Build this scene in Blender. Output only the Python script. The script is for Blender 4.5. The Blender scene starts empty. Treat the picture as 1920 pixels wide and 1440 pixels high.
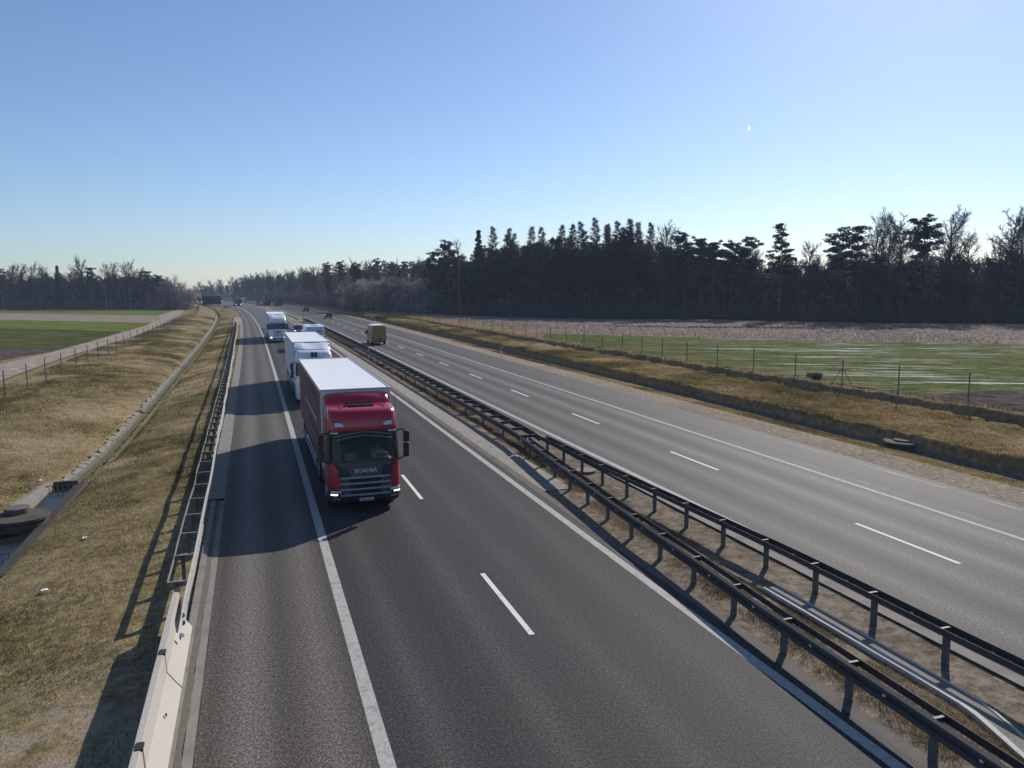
import bpy, math, random
import numpy as np
from mathutils import Vector, Matrix

R = math.radians
scene = bpy.context.scene
COL = scene.collection

# ------------------------------------------------------------------ camera
CAM_H, PITCH, ROLL, F_PX = 7.652, 0.1213, -0.00498, 1480.0
cam_data = bpy.data.cameras.new("camera")
cam_data.sensor_width = 36.0
cam_data.lens = 36.0 * F_PX / 1920.0
cam_data.clip_start, cam_data.clip_end = 0.2, 20000.0
cam = bpy.data.objects.new("camera", cam_data)
COL.objects.link(cam)
_cp, _sp, _c, _s = math.cos(PITCH), math.sin(PITCH), math.cos(ROLL), math.sin(ROLL)
_fwd = Vector((0, _cp, -_sp)); _X = Vector((1, 0, 0)); _U = Vector((0, _sp, _cp))
_right = _X * _c + _U * _s; _up = _X * -_s + _U * _c
_m = Matrix((_right, _up, -_fwd)).transposed().to_4x4()
_m.translation = Vector((0, 0, CAM_H))
cam.matrix_world = _m
scene.camera = cam

# ------------------------------------------------------------------ light
SUN_AZ, SUN_EL = R(27.5), R(31.5)      # azimuth clockwise from +Y
world = bpy.data.worlds.new("World"); scene.world = world
world.use_nodes = True
nt = world.node_tree; nt.nodes.clear()
wo = nt.nodes.new("ShaderNodeOutputWorld"); bg = nt.nodes.new("ShaderNodeBackground")
sky = nt.nodes.new("ShaderNodeTexSky"); sky.sky_type = 'NISHITA'; sky.sun_disc = False
sky.sun_elevation = SUN_EL; sky.sun_rotation = SUN_AZ
sky.altitude = 500; sky.air_density = 1.0; sky.dust_density = 0.42; sky.ozone_density = 4.5
bg.inputs[1].default_value = 0.09
tn = nt.nodes.new('ShaderNodeMix'); tn.data_type = 'RGBA'; tn.blend_type = 'MULTIPLY'; tn.inputs[0].default_value = 1.0; tn.inputs[7].default_value = (1.215, 1.215, 1.27, 1)
nt.links.new(sky.outputs[0], tn.inputs[6]); nt.links.new(tn.outputs[2], bg.inputs[0]); nt.links.new(bg.outputs[0], wo.inputs[0])
sd = bpy.data.lights.new("sun", 'SUN'); sd.energy = 5.0; sd.angle = R(0.53); sd.color = (1.0, 0.95, 0.87)
sun = bpy.data.objects.new("sun", sd); COL.objects.link(sun)
_sd = Vector((math.sin(SUN_AZ) * math.cos(SUN_EL), math.cos(SUN_AZ) * math.cos(SUN_EL), math.sin(SUN_EL)))
sun.rotation_euler = _sd.to_track_quat('Z', 'Y').to_euler()
sun.location = _sd * 60
scene.view_settings.view_transform = 'Standard'; scene.view_settings.look = 'None'
scene.view_settings.exposure = 0.0; scene.view_settings.gamma = 1.0
scene.cycles.max_bounces = 6; scene.cycles.diffuse_bounces = 2; scene.cycles.glossy_bounces = 3
scene.cycles.transparent_max_bounces = 8; scene.cycles.volume_bounces = 0
scene.cycles.use_denoising = True

# ------------------------------------------------------------------ road coordinates
_S = np.arange(-200.0, 1400.0, 1.0)
_q = np.clip(_S, -10, 620) / 100.0
_Hd = 0.31697 - 0.003357 * _q + 0.0061131 * _q ** 2
_Hd = _Hd + np.clip(_S - 620, 0, None) * 0.0006
_i0 = int(np.where(_S == -10)[0][0])
_cx = np.concatenate([[0], np.cumsum(-np.sin(_Hd[:-1]))]); _cy = np.concatenate([[0], np.cumsum(np.cos(_Hd[:-1]))])
_cx = _cx - _cx[_i0] + 5.1493; _cy = _cy - _cy[_i0] - 10.0

def head(s): return np.interp(s, _S, _Hd)
def PT(s, o):
    """road station s (m) and offset o (m right of the verge-side edge line) -> world x, y"""
    h = head(s)
    return np.interp(s, _S, _cx) + o * np.cos(h), np.interp(s, _S, _cy) + o * np.sin(h)
def SO(x, y):
    x = np.atleast_1d(np.asarray(x, float)); y = np.atleast_1d(np.asarray(y, float))
    d = (x[:, None] - _cx[None, ::2]) ** 2 + (y[:, None] - _cy[None, ::2]) ** 2
    i = d.argmin(1) * 2; h = _Hd[i]; dx = x - _cx[i]; dy = y - _cy[i]
    return _S[i] - np.sin(h) * dx + np.cos(h) * dy, np.cos(h) * dx + np.sin(h) * dy

_rs = np.random.RandomState(11); _tab = _rs.rand(256, 256)
def vnoise(x, y):
    xi = np.floor(x).astype(int); yi = np.floor(y).astype(int); fx = x - xi; fy = y - yi
    fx = fx * fx * (3 - 2 * fx); fy = fy * fy * (3 - 2 * fy)
    a = _tab[xi & 255, yi & 255]; b = _tab[(xi + 1) & 255, yi & 255]
    c = _tab[xi & 255, (yi + 1) & 255]; d = _tab[(xi + 1) & 255, (yi + 1) & 255]
    return (a * (1 - fx) + b * fx) * (1 - fy) + (c * (1 - fx) + d * fx) * fy - 0.5

def och(s): return np.interp(s, [20, 30, 38, 46, 57, 263, 320, 390], [-10.0, -9.95, -9.7, -9.2, -9.1, -9.2, -9.95, -11.0])
_po = [-2000, -27, -19, -17.3, -14, -10.6, -9.95, -9.6, -8.6, -8.2, -6.2, -4.4, -3.3, 8.2, 8.6, 9.6, 10.4, 11.4, 12.2, 23.6, 23.9, 25.8, 27.75, 27.95, 28.05, 28.75, 28.85, 29.25, 33, 36.1, 36.5, 37.4, 75, 2000]
_pz = [0.02, 0.02, 0.02, 0.1, -0.1, -0.5, -0.72, -1.0, -1.0, -0.70, -0.34, -0.09, -0.07, -0.07, -0.03, -0.03, -0.12, -0.1, -0.05, -0.07, -0.03, -0.05, -0.3, -0.32, -0.62, -0.62, -0.25, 0.28, 0.30, 0.30, 0.80, 0.66, 0.0, 0.0]
def fence_o(s): return np.interp(s, [0, 35, 55, 100, 125, 200], [38.6, 37.6, 36.6, 35.2, 35.0, 35.0])
def zprof(s, o):
    s = np.asarray(s, float); o = np.asarray(o, float)
    o = o - (fence_o(s) - 37.0) * np.interp(o, [29.6, 34, 38, 70], [0, 1, 1, 0])
    w = np.interp(o, [-17.3, -10.6, -8.0, -4.4], [0, 1, 1, 0])
    return np.interp(o - w * (och(s) + 9.1), _po, _pz)
def zground(s, o):
    z = zprof(s, o)
    g = np.interp(o, [-60, -30, -18, -4.6, -3.9], [.02, .1, .2, .2, 0]) + np.interp(o, [25.9, 26.3, 27.7, 29.4, 36, 37, 60], [0, .3, .3, 1.3, 1.5, 1.1, .2])
    ch = np.clip((np.abs(o - och(s)) - .8) / .5, 0, 1)
    n = vnoise(s * 1.9 + 3, o * 2.3) * .12 + vnoise(s * .6, o * .7 + 9) * .14 + vnoise(s * 4.1, o * 4.3) * .05
    g2 = np.interp(o, [8.7, 9.2, 12, 12.3], [0, .5, .5, 0])
    return z + n * (g * ch + g2 * .4)

# ------------------------------------------------------------------ materials
MATS = {}
def new_mat(name):
    m = bpy.data.materials.new(name); m.use_nodes = True; MATS[name] = m
    n = m.node_tree.nodes; b = n['Principled BSDF']
    return m, n, m.node_tree.links, b
def simple(name, col, rough=.6, metal=0.0, spec=.5, coat=0.0, var=0.0, scale=8.0, bump=0.0):
    m, n, l, b = new_mat(name)
    b.inputs['Base Color'].default_value = (*col, 1); b.inputs['Roughness'].default_value = rough
    b.inputs['Metallic'].default_value = metal; b.inputs['Specular IOR Level'].default_value = spec
    b.inputs['Coat Weight'].default_value = coat
    if var or bump:
        tc = n.new('ShaderNodeTexCoord'); no = n.new('ShaderNodeTexNoise'); no.inputs['Scale'].default_value = scale
        no.inputs['Detail'].default_value = 5
        l.new(tc.outputs['Object'], no.inputs['Vector'])
        if var:
            mx = n.new('ShaderNodeMix'); mx.data_type = 'RGBA'
            mx.inputs[6].default_value = (*[c * (1 - var) for c in col], 1); mx.inputs[7].default_value = (*[min(1, c * (1 + var)) for c in col], 1)
            l.new(no.outputs['Fac'], mx.inputs[0]); l.new(mx.outputs[2], b.inputs['Base Color'])
        if bump:
            bp = n.new('ShaderNodeBump'); bp.inputs['Strength'].default_value = bump; bp.inputs['Distance'].default_value = .02
            l.new(no.outputs['Fac'], bp.inputs['Height']); l.new(bp.outputs[0], b.inputs['Normal'])
    return m

def vec(n, l, uv=False, scale=(1, 1, 1), rot=0.0):
    """world position or the (station, offset) road coordinates, scaled"""
    if uv:
        a = n.new('ShaderNodeUVMap').outputs[0]
    else:
        a = n.new('ShaderNodeNewGeometry').outputs['Position']
    mp = n.new('ShaderNodeMapping'); mp.inputs['Scale'].default_value = scale; mp.inputs['Rotation'].default_value = (0, 0, rot)
    l.new(a, mp.inputs[0]); return mp.outputs[0]
def noise(n, l, v, scale, detail=4, rough=.6):
    no = n.new('ShaderNodeTexNoise'); no.inputs['Scale'].default_value = scale; no.inputs['Detail'].default_value = detail
    no.inputs['Roughness'].default_value = rough; l.new(v, no.inputs['Vector']); return no.outputs['Fac']
def ramp(n, l, f, stops):
    r = n.new('ShaderNodeValToRGB'); e = r.color_ramp.elements
    e[0].position, e[0].color = stops[0][0], (*stops[0][1], 1); e[1].position, e[1].color = stops[-1][0], (*stops[-1][1], 1)
    for p, c in stops[1:-1]:
        x = e.new(p); x.color = (*c, 1)
    l.new(f, r.inputs[0]); return r.outputs[0]
def mix(n, l, f, a, b_, mode='MIX'):
    m = n.new('ShaderNodeMix'); m.data_type = 'RGBA'; m.blend_type = mode
    for sck, v in ((m.inputs[0], f), (m.inputs[6], a), (m.inputs[7], b_)):
        if isinstance(v, (int, float)): sck.default_value = v
        elif isinstance(v, tuple): sck.default_value = (*v, 1)
        else: l.new(v, sck)
    return m.outputs[2]
def mth(n, l, op, a, b_=0.0, clamp=False):
    m = n.new('ShaderNodeMath'); m.operation = op; m.use_clamp = clamp
    for i, v in enumerate((a, b_)):
        if isinstance(v, (int, float)): m.inputs[i].default_value = v
        else: l.new(v, m.inputs[i])
    return m.outputs[0]
def bump(n, l, b, h, strength=.5, dist=.02):
    bp = n.new('ShaderNodeBump'); bp.inputs['Strength'].default_value = strength; bp.inputs['Distance'].default_value = dist
    l.new(h, bp.inputs['Height']); l.new(bp.outputs[0], b.inputs['Normal'])

def asphalt(name, dark, light, warm=(.02, .0, -.02), rough=.68, spec=.09, streak=(), seams=()):
    m, n, l, b = new_mat(name)
    p = vec(n, l); u = vec(n, l, True, (0.03, 1.0, 1)); uu = vec(n, l, True)
    grain = mth(n, l, 'ADD', mth(n, l, 'MULTIPLY', noise(n, l, p, 30, 1, .5), .6), mth(n, l, 'MULTIPLY', noise(n, l, p, 13, 2, .8), .4)); g2 = noise(n, l, p, 9, 3)
    band = noise(n, l, u, 1.3, 3, .5)
    blot = noise(n, l, p, .35, 4)
    base = mix(n, l, band, dark, light)
    base = mix(n, l, mth(n, l, 'MULTIPLY', blot, .5), base, tuple(max(0, (d + w) * .9) for d, w in zip(light, warm)))
    sep = n.new('ShaderNodeSeparateXYZ'); l.new(uu, sep.inputs[0])
    for o, w, amt in streak:      # tyre-polished tracks in the lanes: lighter or darker aggregate
        d = mth(n, l, 'ABSOLUTE', mth(n, l, 'SUBTRACT', sep.outputs[1], o))
        f = mth(n, l, 'SUBTRACT', 1.0, mth(n, l, 'DIVIDE', d, w), True)
        f = mth(n, l, 'MULTIPLY', mth(n, l, 'MULTIPLY', f, abs(amt)), mth(n, l, 'ADD', blot, .5))
        base = mix(n, l, f, base, (.02, .02, .022) if amt < 0 else (.23, .21, .19))
    gr = ramp(n, l, grain, [(.35, (.34, .34, .34)), (.5, (.88, .88, .88)), (.65, (2.1, 2.08, 2.05))])
    col = mix(n, l, 1.0, base, gr, 'MULTIPLY')
    l.new(col, b.inputs['Base Color'])
    b.inputs['Roughness'].default_value = rough; b.inputs['Specular IOR Level'].default_value = spec
    h = mth(n, l, 'ADD', grain, mth(n, l, 'MULTIPLY', g2, .3)); bump(n, l, b, h, .55, .012)
    return m

asphalt('asphalt_near', (.032, .033, .038), (.048, .048, .053), streak=[(.95, .45, .12), (2.9, .45, .12), (4.8, .45, .08), (6.8, .45, .08), (1.9, .5, -.3), (5.8, .5, -.2), (3.83, .2, -.2)])
asphalt('asphalt_shoulder', (.076, .068, .061), (.124, .112, .100), streak=[(-.75, .35, .25), (-2.15, .5, .42), (-.12, .35, -.45), (-1.45, .35, -.3), (-2.8, .25, -.3)])
asphalt('asphalt_far', (.066, .063, .062), (.096, .091, .088), rough=.70, spec=.085, streak=[(13.8, .5, .3), (15.7, .5, .3), (17.5, .5, .45), (19.4, .5, .35), (14.8, .5, -.45), (18.4, .5, -.5), (16.6, .25, -.4), (21.2, .6, -.3)])
asphalt('asphalt_old', (.085, .083, .086), (.11, .107, .108))

def ground_mat(name, cols, patch, fine=14, rough=.95, bmp=.8, dist=.05, sc=(1, 1, 1), rot=0.0, spec=0.0, extra=None):
    """cols: ramp over clump noise; patch: ramp over metre-scale noise"""
    m, n, l, b = new_mat(name)
    p = vec(n, l, False, sc, rot)
    f = noise(n, l, p, fine, 5, .7); f2 = noise(n, l, p, fine * .22, 4, .6); pt = noise(n, l, vec(n, l), .16, 5, .65)
    a = ramp(n, l, f, cols); bcol = ramp(n, l, pt, patch)
    col = mix(n, l, .5, a, bcol)
    col = mix(n, l, 1.0, col, ramp(n, l, f2, [(.3, (.55, .55, .55)), (.7, (1.4, 1.4, 1.4))]), 'MULTIPLY')
    if extra: col = extra(n, l, col)
    l.new(col, b.inputs['Base Color']); b.inputs['Roughness'].default_value = rough; b.inputs['Specular IOR Level'].default_value = spec
    bump(n, l, b, mth(n, l, 'ADD', f, f2), bmp, dist); return m

def bare_soil(n, l, col):
    sep = n.new('ShaderNodeSeparateXYZ'); l.new(vec(n, l, True), sep.inputs[0])
    a = mth(n, l, 'MULTIPLY', mth(n, l, 'SUBTRACT', 19.5, sep.outputs[0]), .25, True)
    f = mth(n, l, 'MULTIPLY', a, ramp(n, l, noise(n, l, vec(n, l), .8, 5, .7), [(.42, (0, 0, 0)), (.56, (1, 1, 1))]))
    return mix(n, l, f, col, (.37, .295, .22))
ground_mat('verge_left', [(.3, (.11, .085, .04)), (.5, (.24, .185, .095)), (.72, (.42, .33, .20))], [(.35, (.12, .115, .035)), (.5, (.25, .195, .10)), (.65, (.35, .265, .16))], extra=bare_soil)
ground_mat('verge_right', [(.3, (.10, .07, .035)), (.5, (.22, .16, .085)), (.7, (.38, .29, .17))], [(.35, (.16, .125, .055)), (.5, (.26, .185, .09)), (.65, (.31, .215, .12))])
ground_mat('median_soil', [(.3, (.10, .08, .06)), (.5, (.22, .175, .13)), (.7, (.38, .315, .245))], [(.35, (.15, .12, .085)), (.65, (.27, .225, .175))], fine=18, bmp=.6)
ground_mat('gravel', [(.3, (.17, .14, .105)), (.5, (.31, .26, .20)), (.7, (.50, .42, .33))], [(.35, (.22, .18, .135)), (.65, (.37, .305, .235))], fine=22, sc=(1, 1, 1))
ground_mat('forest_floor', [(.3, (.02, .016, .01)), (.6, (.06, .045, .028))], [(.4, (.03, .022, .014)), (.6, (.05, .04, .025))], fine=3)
def tramlines(n, l, col):
    v = vec(n, l, False, (.07, 1.15, 1), .28)
    s1 = noise(n, l, v, 1.0, 5, .75); pch = noise(n, l, vec(n, l), .05, 2)
    fine = noise(n, l, vec(n, l, False, (.8, 3.5, 1), .28), 1.6, 4, .7)
    sep = n.new('ShaderNodeSeparateXYZ'); l.new(vec(n, l), sep.inputs[0])
    near = mth(n, l, 'MULTIPLY', mth(n, l, 'SUBTRACT', sep.outputs[0], 14.0), .05, True)
    f = mth(n, l, 'MULTIPLY', mth(n, l, 'GREATER_THAN', mth(n, l, 'ADD', s1, mth(n, l, 'MULTIPLY', pch, .2)), .70), near)
    g = mth(n, l, 'MULTIPLY', mth(n, l, 'GREATER_THAN', fine, .57), mth(n, l, 'MULTIPLY', near, .2))
    col = mix(n, l, g, col, (.48, .48, .46))
    return mix(n, l, f, col, (.62, .64, .64))
ground_mat('field_green_frost', [(.3, (.03, .04, .010)), (.5, (.085, .105, .026)), (.7, (.23, .225, .10))], [(.35, (.06, .085, .018)), (.55, (.125, .13, .045)), (.68, (.20, .155, .09))], fine=5, sc=(.5, 1.4, 1), rot=.28, extra=tramlines)
ground_mat('field_stubble', [(.32, (.12, .092, .074)), (.5, (.28, .215, .18)), (.66, (.50, .42, .36))], [(.35, (.21, .165, .135)), (.65, (.31, .235, .20))], fine=4.5, sc=(.45, 1.3, 1), rot=.28, dist=.1)
ground_mat('field_plough', [(.3, (.03, .025, .022)), (.5, (.09, .075, .065)), (.7, (.22, .19, .17))], [(.35, (.08, .065, .055)), (.65, (.13, .10, .085))], fine=3.5, dist=.15)
ground_mat('field_bright', [(.3, (.07, .10, .022)), (.6, (.15, .18, .045))], [(.4, (.11, .15, .03)), (.6, (.14, .16, .045))], fine=1.2, sc=(.5, 1.5, 1), rot=.5)
ground_mat('field_dark_green', [(.3, (.045, .055, .018)), (.6, (.10, .105, .038))], [(.4, (.055, .065, .02)), (.6, (.12, .10, .05))], fine=1.2, sc=(.5, 1.5, 1), rot=.5)
ground_mat('land_mat', [(.3, (.05, .055, .025)), (.6, (.12, .11, .06))], [(.4, (.07, .07, .03)), (.6, (.13, .10, .06))], fine=.2)
ground_mat('track_mat', [(.3, (.22, .18, .15)), (.6, (.38, .32, .27))], [(.4, (.28, .235, .19)), (.6, (.35, .295, .245))], fine=6, bmp=.3, dist=.02)

def concrete(name, col, var=.25, sc=3.0, stain=.35):
    m, n, l, b = new_mat(name); p = vec(n, l)
    a = noise(n, l, p, sc, 6, .65); c = noise(n, l, p, sc * 14, 3)
    cc = mix(n, l, a, tuple(x * (1 - var) for x in col), tuple(min(1, x * (1 + var)) for x in col))
    cc = mix(n, l, mth(n, l, 'MULTIPLY', ramp(n, l, noise(n, l, p, sc * .5, 5), [(.5, (0, 0, 0)), (.75, (1, 1, 1))]), stain), cc, tuple(x * .45 for x in col))
    l.new(cc, b.inputs['Base Color']); b.inputs['Roughness'].default_value = .9; b.inputs['Specular IOR Level'].default_value = .08
    bump(n, l, b, c, .25, .01); return m
concrete('concrete_barrier', (.45, .41, .36), .12, 1.2, .22); concrete('concrete_slab', (.25, .23, .20), .3, 3, .7); concrete('concrete_old', (.15, .135, .115), .4, 3, .75)
concrete('concrete_dark', (.105, .092, .075), .45, 3, .8); concrete('concrete_drain', (.56, .53, .48), .15, 2, .25)
simple('bitumen', (.018, .018, .019), .6)
simple('gutter_dirt', (.13, .11, .085), .95, var=.5, scale=6)
simple('moss', (.075, .08, .015), .95, var=.5, scale=5)
def paving():
    m, n, l, b = new_mat('block_paving'); v = vec(n, l, True, (1, 1, 1))
    br = n.new('ShaderNodeTexBrick'); br.inputs['Scale'].default_value = 1.0; br.inputs['Brick Width'].default_value = .22; br.inputs['Row Height'].default_value = .11
    br.inputs['Mortar Size'].default_value = .008; l.new(v, br.inputs['Vector'])
    br.inputs['Color1'].default_value = (.27, .24, .205, 1); br.inputs['Color2'].default_value = (.18, .16, .14, 1); br.inputs['Mortar'].default_value = (.09, .08, .06, 1)
    n2 = noise(n, l, vec(n, l), 2.2, 5, .7)
    l.new(mix(n, l, ramp(n, l, n2, [(.42, (0, 0, 0)), (.62, (.9, .9, .9))]), br.outputs['Color'], (.27, .235, .185)), b.inputs['Base Color'])
    b.inputs['Roughness'].default_value = .9
paving()
def paintmat(name, col, wear=.35):
    m, n, l, b = new_mat(name); p = vec(n, l)
    g = noise(n, l, p, 30, 3, .7); w = noise(n, l, p, 1.6, 4)
    c = mix(n, l, w, tuple(x * .85 for x in col), col)
    c = mix(n, l, mth(n, l, 'MULTIPLY', mth(n, l, 'LESS_THAN', g, .45), wear), c, (.12, .115, .11))
    c = mix(n, l, mth(n, l, 'MULTIPLY', ramp(n, l, noise(n, l, p, 5, 6, .8), [(.52, (0, 0, 0)), (.62, (1, 1, 1))]), wear * 1.3), c, (.14, .135, .13))
    sep = n.new('ShaderNodeSeparateXYZ'); l.new(vec(n, l, True), sep.inputs[0])
    j = mth(n, l, 'LESS_THAN', mth(n, l, 'ABSOLUTE', mth(n, l, 'SUBTRACT', mth(n, l, 'MODULO', mth(n, l, 'ADD', sep.outputs[0], 100.0), 2.15), 1.0)), .012)
    c = mix(n, l, mth(n, l, 'MULTIPLY', j, .6), c, (.12, .11, .11))
    l.new(c, b.inputs['Base Color']); b.inputs['Roughness'].default_value = .75; b.inputs['Specular IOR Level'].default_value = .12
    bump(n, l, b, g, .4, .01)
paintmat('road_paint', (.47, .45, .415), .45); paintmat('road_paint_thin', (.78, .74, .68), .15); paintmat('road_paint_worn', (.44, .42, .40), .5)
def steel(name, col, rust, amt, rough=.5):
    m, n, l, b = new_mat(name); p = vec(n, l)
    c = mix(n, l, mth(n, l, 'MULTIPLY', ramp(n, l, noise(n, l, p, 4, 5, .7), [(.45, (0, 0, 0)), (.65, (1, 1, 1))]), amt), col, rust)
    l.new(c, b.inputs['Base Color']); b.inputs['Metallic'].default_value = .2; b.inputs['Specular IOR Level'].default_value = .3; b.inputs['Roughness'].default_value = rough
steel('rail_steel', (.065, .065, .068), (.06, .045, .035), .5, .62); steel('rail_light', (.27, .265, .25), (.17, .15, .13), .5, .6)
simple('post_steel', (.10, .10, .105), .7, .1, var=.3); simple('fence_wire', (.17, .18, .18), .6, .5)
simple('water', (.014, .013, .009), .22, spec=.12)
simple('red_paint', (.42, .007, .026), .26, coat=.6); simple('dark_red', (.10, .018, .034), .55, var=.15, scale=2)
simple('orange_art', (.30, .07, .025), .4, var=.5, scale=3)
simple('white_paint', (.78, .79, .80), .3, coat=.4); simple('white_tarp', (.74, .75, .76), .55, var=.10, scale=1.5, bump=.35); simple('silver_blue', (.45, .55, .72), .3, coat=.4)
simple('pale_grey', (.56, .56, .60), .5, var=.08, scale=2); simple('tarp_side', (.60, .61, .63), .55, var=.08, scale=1)
simple('black_plastic', (.014, .015, .018), .42); simple('grey_plastic', (.05, .055, .062), .4); simple('slat_grey', (.30, .32, .37), .35, .3)
simple('tyre', (.012, .012, .013), .85); simple('rim', (.35, .35, .36), .35, .7); simple('chrome', (.6, .6, .62), .2, .9)
simple('lamp_lens', (.55, .60, .68), .08, spec=.8); simple('dark_body', (.02, .026, .035), .22, coat=.6); simple('blue_body', (.035, .05, .085), .22, coat=.7)
simple('green_tarp', (.012, .04, .032), .6); simple('brown_tarp', (.10, .06, .05), .6); simple('yellow_body', (.25, .155, .03), .35, coat=.4, var=.05)
simple('red_lens', (.45, .01, .015), .25); simple('plate_white', (.62, .66, .80), .5); simple('ink', (.02, .02, .05), .6); simple('text_blue', (.05, .10, .30), .5)
simple('curtain', (.26, .22, .17), .9, var=.35, scale=9); simple('seat_cloth', (.03, .03, .035), .9); simple('cream', (.75, .68, .5), .7)
simple('plate_brown', (.27, .11, .035), .5); simple('print_grey', (.17, .14, .17), .6, var=.25, scale=3); simple('print_light', (.30, .32, .40), .6)
simple('board_back', (.020, .026, .042), .5); simple('amber', (.70, .28, .015), .5); simple('marker_red', (.6, .03, .02), .5); simple('marker_white', (.75, .75, .73), .6)
simple('skin', (.45, .28, .2), .6); simple('cloth_dark', (.16, .18, .25), .9); simple('green_vest', (.05, .28, .16), .7); simple('contrail_white', (.9, .9, .9), 1.0); simple('litter_white', (.8, .8, .8), .7)
def emit(name, col, st):
    m, n, l, b = new_mat(name); b.inputs['Base Color'].default_value = (*col, 1)
    b.inputs['Emission Color'].default_value = (*col, 1); b.inputs['Emission Strength'].default_value = st
emit('lamp_lit', (1.0, .93, .8), 2.2)
def glass():
    m, n, l, b = new_mat('cab_glass'); n.remove(b)
    t = n.new('ShaderNodeBsdfTransparent'); t.inputs[0].default_value = (.55, .60, .60, 1); g = n.new('ShaderNodeBsdfGlossy'); g.inputs['Roughness'].default_value = .02
    fr = n.new('ShaderNodeFresnel'); fr.inputs[0].default_value = 1.33; mx = n.new('ShaderNodeMixShader')
    l.new(fr.outputs[0], mx.inputs[0]); l.new(t.outputs[0], mx.inputs[1]); l.new(g.outputs[0], mx.inputs[2]); l.new(mx.outputs[0], n['Material Output'].inputs[0])
glass()
simple('dark_glass', (.008, .011, .015), .05, spec=.7)
# vegetation
def thin(n, l, b, col, k):
    t = n.new('ShaderNodeBsdfTranslucent'); l.new(col, t.inputs[0]); mx = n.new('ShaderNodeMixShader'); mx.inputs[0].default_value = k
    l.new(b.outputs[0], mx.inputs[1]); l.new(t.outputs[0], mx.inputs[2]); l.new(mx.outputs[0], n['Material Output'].inputs[0])
def leafmat(name, a, b_, attr='tint', rough=.9, k=.12):
    m, n, l, b = new_mat(name); at = n.new('ShaderNodeAttribute'); at.attribute_name = attr
    cc = mix(n, l, at.outputs['Fac'], a, b_); l.new(cc, b.inputs['Base Color']); thin(n, l, b, cc, k); b.inputs['Roughness'].default_value = rough; b.inputs['Specular IOR Level'].default_value = .1
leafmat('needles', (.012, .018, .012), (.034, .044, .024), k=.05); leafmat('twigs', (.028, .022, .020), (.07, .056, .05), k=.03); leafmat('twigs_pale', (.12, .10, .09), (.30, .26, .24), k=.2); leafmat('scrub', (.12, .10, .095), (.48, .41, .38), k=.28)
leafmat('larch_twigs', (.024, .018, .015), (.06, .045, .036), k=.0)
leafmat('brush', (.018, .016, .016), (.20, .155, .135), k=.07); leafmat('brush_pale', (.07, .060, .062), (.32, .27, .265), k=.10)
simple('bark', (.04, .033, .030), .95, var=.4, scale=3); simple('bark_pine', (.15, .10, .075), .95, var=.4, scale=3); simple('bark_birch', (.20, .185, .175), .9, var=.6, scale=4)
def grassmat(name, stops):
    m, n, l, b = new_mat(name); at = n.new('ShaderNodeAttribute'); at.attribute_name = 'tint'
    cc = ramp(n, l, at.outputs['Fac'], stops); l.new(cc, b.inputs['Base Color']); thin(n, l, b, cc, .45); b.inputs['Roughness'].default_value = .85; b.inputs['Specular IOR Level'].default_value = .05
grassmat('grass_left', [(0, (.075, .072, .024)), (.35, (.19, .16, .06)), (.6, (.34, .26, .14)), (1, (.62, .50, .33))])
grassmat('grass_right', [(0, (.085, .075, .025)), (.3, (.20, .165, .06)), (.6, (.33, .235, .11)), (1, (.55, .43, .26))])
grassmat('grass_median', [(0, (.08, .07, .03)), (.35, (.18, .14, .075)), (.6, (.27, .19, .12)), (1, (.46, .37, .26))])
grassmat('stubble_bits', [(0, (.09, .07, .055)), (.5, (.25, .20, .165)), (1, (.52, .46, .40))])

# ------------------------------------------------------------------ object helpers
def tag(o, label=None, cat=None, group=None, kind=None):
    if label: o['label'] = label
    if cat: o['category'] = cat
    if group: o['group'] = group
    if kind: o['kind'] = kind
    return o
def empty(name, loc=(0, 0, 0), rz=0.0):
    o = bpy.data.objects.new(name, None); COL.objects.link(o); o.location = loc; o.rotation_euler = (0, 0, rz); o.empty_display_size = .2
    return o
def link(name, me, parent=None, mat=None):
    if mat: me.materials.append(MATS[mat] if isinstance(mat, str) else mat)
    o = bpy.data.objects.new(name, me); COL.objects.link(o)
    if parent is not None: o.parent = parent
    return o
def npmesh(name, V, F, tint=None, uv=None, smooth=False):
    V = np.ascontiguousarray(V, dtype=np.float32); F = np.ascontiguousarray(F, dtype=np.int32); k = F.shape[1]
    me = bpy.data.meshes.new(name); me.vertices.add(len(V)); me.vertices.foreach_set('co', V.ravel())
    me.loops.add(F.size); me.loops.foreach_set('vertex_index', F.ravel()); me.polygons.add(len(F))
    me.polygons.foreach_set('loop_start', np.arange(0, F.size, k, dtype=np.int32)); me.polygons.foreach_set('loop_total', np.full(len(F), k, dtype=np.int32))
    if uv is not None:
        l = me.uv_layers.new(name='UVMap'); l.data.foreach_set('uv', np.ascontiguousarray(uv[F.ravel()], dtype=np.float32).ravel())
    me.update(calc_edges=True)
    if smooth: me.polygons.foreach_set('use_smooth', np.ones(len(F), dtype=bool))
    if tint is not None:
        a = me.attributes.new('tint', 'FLOAT', 'POINT'); a.data.foreach_set('value', np.ascontiguousarray(tint, dtype=np.float32))
    return me

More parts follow.
